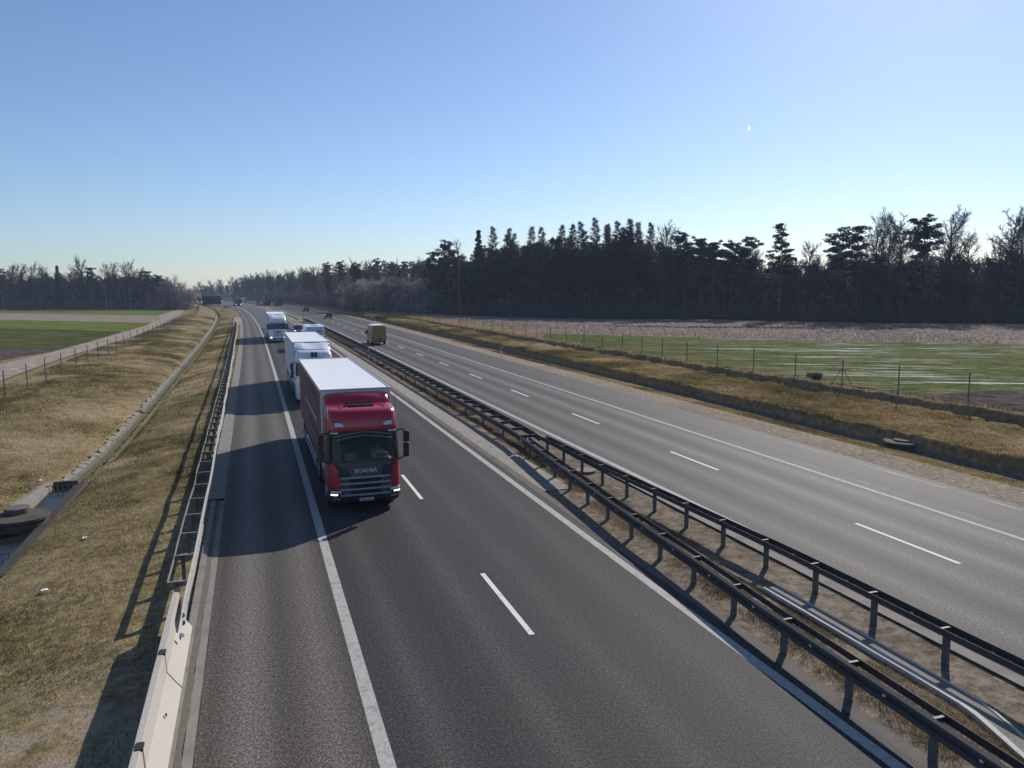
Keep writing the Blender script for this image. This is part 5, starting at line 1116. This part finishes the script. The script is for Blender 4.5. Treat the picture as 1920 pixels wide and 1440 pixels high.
# trees that stand out of the right forest edge, left to right
RT = [(-21.9,228.5,18.3,'pine','low pine at the left corner of the dark right forest'),(-17.1,225.5,21.1,'pine','second pine from the left corner of the dark right forest'),(-14.4,223.8,21.3,'birch','pale feathery birch between the corner pines and the pointed spruce'),(-9.0,220.3,23.6,'spruce','pointed spruce with a sharp tip near the left corner of the forest'),(-4.8,217.5,24.1,'larch','larch just right of the pointed spruce'),(-0.5,214.5,23.4,'larch','second larch right of the pointed spruce'),(5.4,210.3,23.5,'larch','larch above the left third of the stubble field'),(8.1,209.4,23.3,'larch','narrow larch beside the one above the left third of the stubble field'),(12.7,208.2,23.7,'larch','first larch of the tall central larch cluster'),(15.4,207.5,23.8,'larch','second larch of the tall central larch cluster'),(18.1,206.8,24.4,'larch','third larch of the tall central larch cluster'),(21.7,205.9,25.3,'larch','tallest larch in the middle of the central cluster'),(24.7,205.1,23.7,'larch','larch just right of the tallest one'),(27.3,204.4,24.3,'larch','second larch right of the tallest one'),(29.6,203.8,24.8,'larch','second tallest larch, right of the central cluster'),(31.9,203.1,23.9,'larch','larch right of the second tallest one'),(35.4,202.2,23.7,'larch','last larch at the right end of the larch row'),(38.3,201.3,22.3,'bare','leafless tree between the larch row and the round topped pines'),(43.8,199.8,21.5,'pine','highest of the round topped pines right of the larches'),(46.8,199.0,19.9,'pine','second round topped pine right of the larches'),(50.3,198.0,18.9,'pine','third round topped pine right of the larches'),(54.0,196.0,18.7,'pine','fourth round topped pine right of the larches'),(56.7,193.8,19.9,'pine','lone tall pine with flat crown left of the cone shaped pine'),(63.4,188.2,22.2,'spirepine','cone shaped dense pine standing alone above the right forest'),(68.2,184.1,17.9,'bare','rounded leafless tree right of the cone shaped pine'),(72.8,179.7,20.5,'pine','leaning pine left of the pair of tall pines'),(76.7,176.8,21.2,'pine','tall pine right of the leaning pine'),(79.8,176.2,20.0,'bare','leafless tree beside the tall right hand pine'),(83.1,175.6,22.6,'bare','high leafless tree left of the densest pine'),(86.2,175.0,21.9,'bare','leafless tree touching the densest pine on its left'),(89.8,174.3,22.7,'pine','densest black pine high above the right forest'),(95.6,173.2,22.9,'bare','biggest fan shaped leafless tree right of the densest pine'),(99.8,172.4,18.5,'bare','lower leafless tree between the two biggest leafless ones'),(105.4,171.3,22.5,'bare','tall spreading leafless tree near the right border'),(108.3,170.6,21.7,'bare','leafless tree at the very right border')]
for x, y, H, k, lb in RT:
    if k == 'bare' : w = 1.15
    else: w = 1.25 if k in ('pine', 'spirepine') else 1.0
    y2 = y - 6 if k in ('bare', 'birch', 'spirepine') else y; tree(k, x * (y2 / y), y2, H * (1.0), lb, 'tall trees rising from the right forest edge', wide=w)
fe_x = np.array([-56, -31, -24, 5.5, 50, 73, 103, 160]); fe_y = np.array([285, 243, 228, 205, 192, 172, 165, 158])
top = lambda x: float(np.interp(x, [-25, -15, 0, 30, 40, 60, 75, 110, 160], [15, 18.5, 20.5, 21.5, 19, 16.5, 16.0, 16.5, 17]))
for row, (dy, kinds, n_) in enumerate(((1.0, ['bare', 'pine', 'bare', 'larch', 'bare'], 38), (7, ['pine', 'larch', 'bare', 'pine'], 36), (15, ['pine', 'spruce', 'larch', 'pine'], 34))):
    for i in range(n_):
        x = -27 + (145) * (i + rsv.rand()) / n_; y = float(np.interp(x, fe_x, fe_y)) + dy + rsv.uniform(-2, 4); kd = kinds[rsv.randint(len(kinds))]
        if x > 58 and kd in ('pine', 'spruce', 'larch') and rsv.rand() < .85: kd = 'bare'
        tree(kd, x, y, top(x) * rsv.uniform(.72, 1.0) * (1 if row else .85), None, 'in the forest behind the ' + ('left end' if x < 8 else 'middle' if x < 45 else 'right part' if x < 80 else 'far right end') + ' of the stubble field')
for i in range(16):
    x = rsv.uniform(-4, 37); tree('larch', x, float(np.interp(x, fe_x, fe_y)) + rsv.uniform(3, 12), rsv.uniform(20.5, 24.5), None, 'in the dense dark forest beyond the right stubble field', wide=rsv.uniform(.8, 1.2))
# forest along the right side of the motorway
for i, s_ in enumerate(np.linspace(236, 640, 66)):
    o_ = 31 + rsv.uniform(0, 3) + (7 if i % 2 else 0) + (8 if s_ < 258 else 0); x, y = (float(t) for t in PT(s_, o_)); kd = ['bare', 'pale', 'bare', 'bare', 'pine', 'bare', 'birch', 'pale'][rsv.randint(8)]
    tree(kd, x, y, float(np.interp(s_, [230, 300, 400, 640], [14, 16.5, 17, 17])) * rsv.uniform(.85, 1.1), None, 'in the wood close to the right edge of the distant motorway')
for x, y, H, k in [(-28.1,249.2,15.7,'bare'),(-32.5,257.5,17.1,'bare'),(-38.3,267.9,17.2,'pine'),(-44.4,278.3,17.0,'bare'),(-53.3,292.5,19.1,'pine'),(-60.5,303.3,18.5,'bare'),(-66.4,311.7,17.8,'pine'),(-72.4,320.0,19.0,'pine'),(-80.0,330.0,18.9,'pine')]:
    tree(k, x + 2, y + 8, H, None, 'standing high behind the pale young trees left of the dark forest')
for i in range(26):
    t = rsv.rand(); x = -56 + 34 * t + rsv.uniform(-2, 2); y = 268 - 40 * t + rsv.uniform(-2, 7); tree('pale', x, y, rsv.uniform(9, 12.5) + 1.5 * (1 - t), None, 'in the pale young thicket left of the dark right forest')
# left forest
LTR = [(-203.8,318.0,16.6,'pine','dark pine at the left border of the picture'),(-199.0,317.2,17.4,'bare','leafless tree second from the left border'),(-193.0,316.2,18.0,'bare','highest leafless tree near the left border'),(-184.9,314.8,16.8,'bare','leafless tree left of the small spruce in the left wood'),(-178.8,313.7,17.4,'spruce','small pointed spruce in the left wood'),(-170.0,312.2,19.6,'bare','tallest round leafless tree of the left wood'),(-164.5,311.2,16.6,'pine','dark pine beside the tallest round tree of the left wood'),(-158.7,310.2,17.8,'birch','white stemmed birch in the middle of the left wood edge'),(-152.1,309.0,18.2,'bare','leafless tree between the two white stemmed birches'),(-148.0,308.3,18.5,'birch','second white stemmed birch of the left wood edge'),(-143.2,307.4,15.4,'bare','leafless tree right of the second birch'),(-140.3,306.8,15.0,'pine','last big dark pine at the right end of the left wood'),(-136.0,306.0,13.3,'pine','sloping dark pine at the right end of the left wood'),(-130.0,304.9,13.7,'pale','pale leafless tree at the tip of the left wood'),(-125.0,304.0,11.2,'pale','last pale leafless tree beside the end of the farm track'),(-117.3,291.0,6.0,'shrub','dark round shrub at the end of the wire fence')]
for x, y, H, k, lb in LTR: tree(k, x, y, H, lb, 'trees along the edge of the left wood', wide=1.2)
for row, (dy, n_) in enumerate(((3, 24), (10, 22))):
    for i in range(n_):
        t = (i + rsv.rand()) / n_ * .9; x = -222 + 92 * t; y = 322 - 14 * t + dy + rsv.uniform(-2, 3); kd = ['bare', 'pine', 'bare', 'bare', 'spruce'][rsv.randint(5)]
        tree(kd, x, y, rsv.uniform(12, 15.5) * (1 if t < .85 else .8), None, 'in the dark wood beyond the left fields')
pts = [(-135 + 17 * t + rsv.uniform(-1, 1), 306 - 14 * t + rsv.uniform(0, 7), float(12.5 - 6.0 * t) * rsv.uniform(.8, 1)) for t in rsv.rand(30)]
YW = [p for p in pts if p[0] / p[1] < -.408]
for i in range(7): t = (i + .5) / 7; tree('pale', -134 + 16 * t, 303 - 10 * t, 13.5 - 5.5 * t, None, 'at the low sloping tip of the left wood', wide=1.3)
# far line at the end of the motorway
for x, y, H in [(-253.5,640.0,12.1),(-248.3,640.0,13.8),(-241.8,640.0,14.6),(-234.5,640.0,15.4),(-228.9,640.0,14.6),(-222.6,640.0,13.3),(-216.1,640.0,14.9),(-209.7,640.0,13.6),(-203.4,640.0,11.0),(-196.8,640.0,15.3)]:
    tree('bare', x + rsv.uniform(-2, 2), y + rsv.uniform(0, 12), H, None, 'in the hazy far tree line where the motorway ends', wide=1.4)
for i in range(12): tree('pine' if i % 3 else 'bare', -262 + i * 7, 655 + rsv.uniform(0, 15), rsv.uniform(9, 12), None, 'in the hazy far tree line where the motorway ends', wide=1.3)
# the deep wood behind the front rows, and the undergrowth, as masses
def wood_mass(name, pts, label, n_tw, per=900, mat='brush', sz=.9, zr=(.08, .88)):
    """pts: list of (x, y, height): one mesh of trunks and a fog of twigs and needles"""
    rs = np.random.RandomState(len(pts)); P0 = []; P1 = []; r0 = []; cs = []; rr = []; ct = []
    for x, y, H in pts:
        P0.append((x, y, -.2)); P1.append((x + rs.normal(0, .3), y, H * .9)); r0.append(.16)
        tt = rs.choice((-.3, -.2, 0, .25)) + rs.normal(0, .06)
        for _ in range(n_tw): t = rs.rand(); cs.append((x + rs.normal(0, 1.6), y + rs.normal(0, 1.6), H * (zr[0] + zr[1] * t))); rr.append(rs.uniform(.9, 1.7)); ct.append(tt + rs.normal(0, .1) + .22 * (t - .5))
    a = segs_to_mesh(name, P0, P1, r0, [.05] * len(P0), 'bark', sides=4); r = empty(name, (0, 0, 0)); tag(r, label, 'woods', kind='stuff'); link('trunks', a, r)
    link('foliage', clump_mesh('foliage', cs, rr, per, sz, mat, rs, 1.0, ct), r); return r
pts = []
for row in range(4):
    for i in range(34):
        x = -30 + 90 * (i + rsv.rand()) / 34; pts.append((x, float(np.interp(x, fe_x, fe_y)) + 12 + row * 8 + rsv.uniform(-2, 2), top(x) * rsv.uniform(.72, 1.0)))
wood_mass('woods', pts, 'deep interior of the dark forest beyond the right stubble field', 20, 60)
pts = []
for row in range(5):
    for i in range(24):
        x = 58 + 80 * (i + rsv.rand()) / 24; pts.append((x, float(np.interp(x, fe_x, fe_y)) + 9 + row * 7 + rsv.uniform(-2, 2), rsv.uniform(11.5, 14.5)))
wood_mass('woods', pts, 'greyish brush filled interior of the leafless right part of the forest', 15, 60, 'brush_pale', .7)
pts = [(-58 + 34 * t + rsv.uniform(-2, 2), 268 - 42 * t + rsv.uniform(-3, 4), rsv.uniform(8.5, 11.5)) for t in rsv.rand(70)]
wood_mass('young_woods', pts, 'pale grey young thicket left of the dark right forest', 14, 60, 'scrub', .38, (.02, .95))
pts = [(-235 + 88 * rsv.rand(), 330 + 14 * rsv.rand(), rsv.uniform(10, 13.5)) for _ in range(80)]; wood_mass('woods', pts, 'deep interior of the wood beyond the left fields', 20, 50)
pts = []
for s_ in np.linspace(240, 680, 110): x, y = PT(s_, 44 + rsv.uniform(0, 14)); pts.append((float(x), float(y), rsv.uniform(13.5, 17.5)))
for k in range(40): pts.append((-262 + 3.6 * k + rsv.uniform(-2, 2), 668 + rsv.uniform(0, 10), rsv.uniform(8, 12)))
wood_mass('woods', pts, 'deep interior of the wood right of the distant motorway', 16, 45, 'brush_pale')
wood_mass('young_woods', YW, 'low pale brush at the sloping tip of the left wood', 14, 50, 'scrub', .40, (.02, .95))
def brush(name, line, n_, hgt, depth, label, size=.5, mat='brush'):
    rs = np.random.RandomState(n_); L = np.array(line, float); d = np.concatenate([[0], np.cumsum(np.hypot(*np.diff(L, axis=0).T))]); t = rs.rand(n_) * d[-1]
    x = np.interp(t, d, L[:, 0]) + rs.normal(0, .5, n_); y = np.interp(t, d, L[:, 1]) + rs.uniform(0, depth, n_); hh = hgt * (.4 + .6 * rs.rand(n_)) * (.6 + .8 * (vnoise(x * .25, y * .25) + .5)); z = rs.rand(n_) ** 1.3 * hh
    lean = rs.normal(0, .45, (n_, 2)); ln = size * rs.uniform(.6, 1.6, n_); P0 = np.stack([x, y, z], 1); P1 = P0 + np.stack([lean[:, 0] * ln, lean[:, 1] * ln, ln], 1)
    tag(link(name, segs_to_mesh(name, P0, P1, np.full(n_, .028), np.full(n_, .01), mat, tint=rs.rand(n_))), label, 'undergrowth', kind='stuff')
fl = list(zip(fe_x, fe_y - 3))
brush('undergrowth', fl[2:], 34000, 3.4, 8, 'tangled brown undergrowth along the foot of the right forest', .9); brush('undergrowth', [(-225, 322), (-170, 314), (-128, 305)], 15000, 4.0, 8, 'dark undergrowth along the foot of the left wood', .9)
brush('undergrowth', [tuple(float(t) for t in PT(s, 31)) for s in (246, 300, 400, 520, 640)], 26000, 4.5, 6, 'brown roadside thicket along the right wood', .9)
brush('dead_weeds', [(-196, 309), (-150, 302)], 1500, 1.1, 1.2, 'dark line of dead weeds in front of the left wood', .4); brush('dead_weeds', [(-14, 153), (12, 152), (42, 146), (60, 140)], 3500, .35, .5, 'thin dark furrow of dead weeds across the stubble field', .2)
def bush(s_, o_, label):
    p = gp(s_, o_); rs = np.random.RandomState(4); n_ = 900; a = rs.uniform(0, 6.28, n_); r_ = rs.rand(n_) ** .5 * .75; P0 = np.stack([r_ * np.cos(a) * .4, r_ * np.sin(a) * .4, rs.rand(n_) * .3], 1); P1 = P0 + np.stack([np.cos(a) * r_ * .5, np.sin(a) * r_ * .5, rs.uniform(.12, .36, n_)], 1)
    o = link('bush', segs_to_mesh('bush', P0, P1, np.full(n_, .012), np.full(n_, .004), 'grass_median', tint=.5 + .4 * rs.rand(n_))); o.location = p; tag(o, label, 'bush')
bush(49.8, 38.0, 'brown dry bush beside the braced post of the right fence')

# grass: thin blades and tufts, only where the lens can tell them apart
def blades(name, s_rng, o_rng, n_, hgt, wid, mat, label, tint_fn, dens_s=1.0, seed=1, lie=.7, mask=None):
    rs = np.random.RandomState(seed); u = rs.rand(n_) ** dens_s; s_ = s_rng[0] + (s_rng[1] - s_rng[0]) * u; o_ = rs.uniform(o_rng[0], o_rng[1], n_)
    if mask is not None: k = mask(s_, o_, rs); s_, o_ = s_[k], o_[k]; n_ = len(s_)
    x, y = PT(s_, o_); z = zground(s_, o_) - .01; f = np.interp(s_, [10, 60, 130], [.75, 1.35, 2.4]); a = rs.uniform(0, 6.283, n_); h_ = hgt * rs.uniform(.4, 1.2, n_) * (.5 + 1.0 * (vnoise(x * .9, y * .9) + .5)) * np.minimum(f, 1.5); w = wid * f * rs.uniform(.6, 1.3, n_); l_ = np.abs(rs.normal(0, lie, n_)) * h_
    dx, dy = np.cos(a), np.sin(a); P = np.stack([x, y, z], 1); side = np.stack([-dy, dx, np.zeros(n_)], 1) * w[:, None] * .5
    V = np.stack([P - side, P + side, P + np.stack([dx * l_, dy * l_, h_], 1)], 1).reshape(-1, 3); t = np.clip(tint_fn(s_, o_, x, y) + rs.normal(0, .17, n_), 0, 1)
    me = npmesh(name, V, np.arange(n_ * 3).reshape(-1, 3), tint=np.repeat(t, 3)); tag(link(name, me, None, mat), label, 'grass', kind='stuff')
def tl(s_, o_, x, y): return .47 + 1.1 * vnoise(x * .22, y * .22) + .8 * vnoise(x * .9 + 7, y * .9) + .3 * vnoise(x * 2.7, y * 2.7) + np.interp(o_, [-17, -13.5, -11, -10, -8, -4], [-.15, .12, .16, .05, -.05, -.02])
nochan = lambda s_, o_, rs: (np.abs(o_ - och(s_)) > np.where(s_ < 39.6, .95, .50 + .35 * rs.rand(len(s_)) )) & (np.hypot(s_ - 31.2, o_ + 9.9) > 1.3) & (vnoise(s_ * .5, o_ * .5) * 1.0 + rs.rand(len(s_)) * .9 > np.where((s_ < 18) & (o_ > -9), .55, .08))
blades('dry_grass', (9, 45), (-17.6, -3.9), 230000, .085, .020, 'grass_left', 'short dry olive and straw grass on the near left verge', tl, 1.0, 1, 1.0, nochan)
blades('dry_grass', (45, 130), (-21, -4.2), 190000, .10, .022, 'grass_left', 'dry grass on the farther left verge and slope', tl, 1.15, 2, 1.0, nochan)
blades('dry_grass', (130, 250), (-20, -4.6), 90000, .12, .03, 'grass_left', 'dry grass on the distant left verge', tl, 1.0, 12, 1.0, nochan)
def trg(s_, o_, x, y): return .44 + 1.0 * vnoise(x * .2, y * .2) + .5 * vnoise(x * .8 + 7, y * .8) + np.interp(o_, [26, 27, 29, 32, 36], [-.1, -.1, -.18, .12, .05])
blades('tussock_grass', (14, 130), (29.1, 36.0), 250000, .105, .026, 'grass_right', 'tussocky yellow brown grass on the right bank', trg, 1.1, 3, 1.2, lambda s_, o_, rs: o_ < fence_o(s_) - 1.0)
blades('tussock_grass', (130, 240), (29.1, 34.2), 50000, .17, .04, 'grass_right', 'yellow grass on the distant right bank', trg, 1.0, 13, 1.2)
blades('dry_grass', (14, 120), (26.0, 27.7), 60000, .07, .024, 'grass_right', 'short grass strip between the gravel edge and the right ditch', trg, 1.1, 4, .9)
blades('pale_weeds', (14, 130), (34.5, 39.5), 60000, .22, .03, 'grass_median', 'pale weed fringe under the right field fence', lambda s_, o_, x, y: .72 + 0 * s_, 1.1, 5, .8, lambda s_, o_, rs: np.abs(o_ - fence_o(s_) + .05) < .35)
tm = lambda s_, o_, x, y: .45 + .9 * vnoise(x * .5, y * .5)
mrail = lambda s_: np.interp(s_, [0, 15, 18.9, 22.9, 28.8, 33, 37, 300], [8.5, 8.95, 9.2, 9.4, 9.8, 10.1, 10.4, 10.5])
blades('median_weeds', (8, 90), (-1, 1), 60000, .17, .018, 'grass_median', 'reddish dry weeds under the near median guardrail', tm, 1.3, 6, .9) if False else None
def blades_line(name, s_rng, of, spread, n_, hgt, wid, mat, label, seed):
    rs = np.random.RandomState(seed); s_ = rs.uniform(*s_rng, n_); o_ = of(s_) + rs.normal(0, spread, n_); k = (vnoise(s_ * 1.3, o_ * 1.2) * 1.4 + rs.rand(n_) * .5 > .06) & (o_ > 8.6) & (o_ < 12.1); s_, o_ = s_[k], o_[k]; n_ = len(s_)
    x, y = PT(s_, o_); z = zground(s_, o_) - .01; f = np.interp(s_, [10, 60, 130], [.8, 1.4, 2.2]); a = rs.uniform(0, 6.283, n_); h_ = hgt * rs.uniform(.4, 1.3, n_); w = wid * f; l_ = np.abs(rs.normal(0, 1.6, n_)) * h_; dx, dy = np.cos(a), np.sin(a); P = np.stack([x, y, z], 1); side = np.stack([-dy, dx, np.zeros(n_)], 1) * w[:, None] * .5
    V = np.stack([P - side, P + side, P + np.stack([dx * l_, dy * l_, h_], 1)], 1).reshape(-1, 3); me = npmesh(name, V, np.arange(n_ * 3).reshape(-1, 3), tint=np.repeat(np.clip(tm(s_, o_, x, y) + rs.normal(0, .15, n_), 0, 1), 3)); tag(link(name, me, None, mat), label, 'weeds', kind='stuff')
blades_line('dry_weeds', (6, 150), lambda s_: mrail(s_) + .12, .24, 110000, .11, .016, 'grass_median', 'reddish dry weeds along the near median guardrail', 6)
blades_line('dry_weeds', (6, 60), lambda s_: np.interp(s_, [0, 18, 30, 40], [9.8, 9.95, 10.4, 10.6]), 0.35, 80000, .09, .015, 'grass_median', 'dry weeds along the middle of the median', 8)
def bits(name, A, B, n_, size, mat, label, seed, hz=.6):
    """short stalks lying and standing between two world polylines"""
    rs = np.random.RandomState(seed); t = rs.rand(n_); A = np.array(A, float); B = np.array(B, float); ta = np.linspace(0, 1, len(A)); tb = np.linspace(0, 1, len(B)); v = rs.rand(n_)
    x = np.interp(t, ta, A[:, 0]) * (1 - v) + np.interp(t, tb, B[:, 0]) * v; y = np.interp(t, ta, A[:, 1]) * (1 - v) + np.interp(t, tb, B[:, 1]) * v
    xs = np.linspace(0, 1, 1)
    s_ = np.zeros(n_); o_ = np.zeros(n_)
    for k in range(0, n_, 4000): s_[k:k + 4000], o_[k:k + 4000] = SO(x[k:k + 4000], y[k:k + 4000])
    z = zprof(s_, o_) + .05; a = rs.uniform(0, 6.28, n_); l_ = size * rs.uniform(.4, 1.4, n_); P = np.stack([x, y, z], 1); d = np.stack([np.cos(a) * l_, np.sin(a) * l_, np.abs(rs.normal(0, hz, n_)) * l_], 1); sd = np.stack([-np.sin(a), np.cos(a), rs.normal(0, .5, n_)], 1) * (l_ * .35)[:, None]
    V = np.stack([P - sd, P + sd, P + d], 1).reshape(-1, 3); me = npmesh(name, V, np.arange(n_ * 3).reshape(-1, 3), tint=np.repeat(rs.rand(n_), 3)); tag(link(name, me, None, mat), label, 'stubble', kind='stuff')
bits('crop_stubble', [(4.3, 121.5)] + G1[1:], [(-31, 232), (-22, 214), (5.2, 196), (50, 183), (72, 163), (103, 157), (170, 150)], 60000, .20, 'stubble_bits', 'pale broken maize stubble on the right field', 1)

# ------------------------------------------------------------------ haze
if HAZE:
    m = bpy.data.materials.new('haze_air'); m.use_nodes = True; nn = m.node_tree.nodes; nn.remove(nn['Principled BSDF']); pv = nn.new('ShaderNodeVolumePrincipled')
    pv.inputs['Color'].default_value = (.62, .76, 1.0, 1); pv.inputs['Density'].default_value = HAZE; pv.inputs['Anisotropy'].default_value = 0.0
    m.node_tree.links.new(pv.outputs[0], nn['Material Output'].inputs['Volume'])
    hb = MB().box(-500, 420, -60, 820, -3.6, 45); h_ = hb.build('haze', m); tag(h_, 'thin blue haze in the air over the motorway', 'haze', kind='stuff')
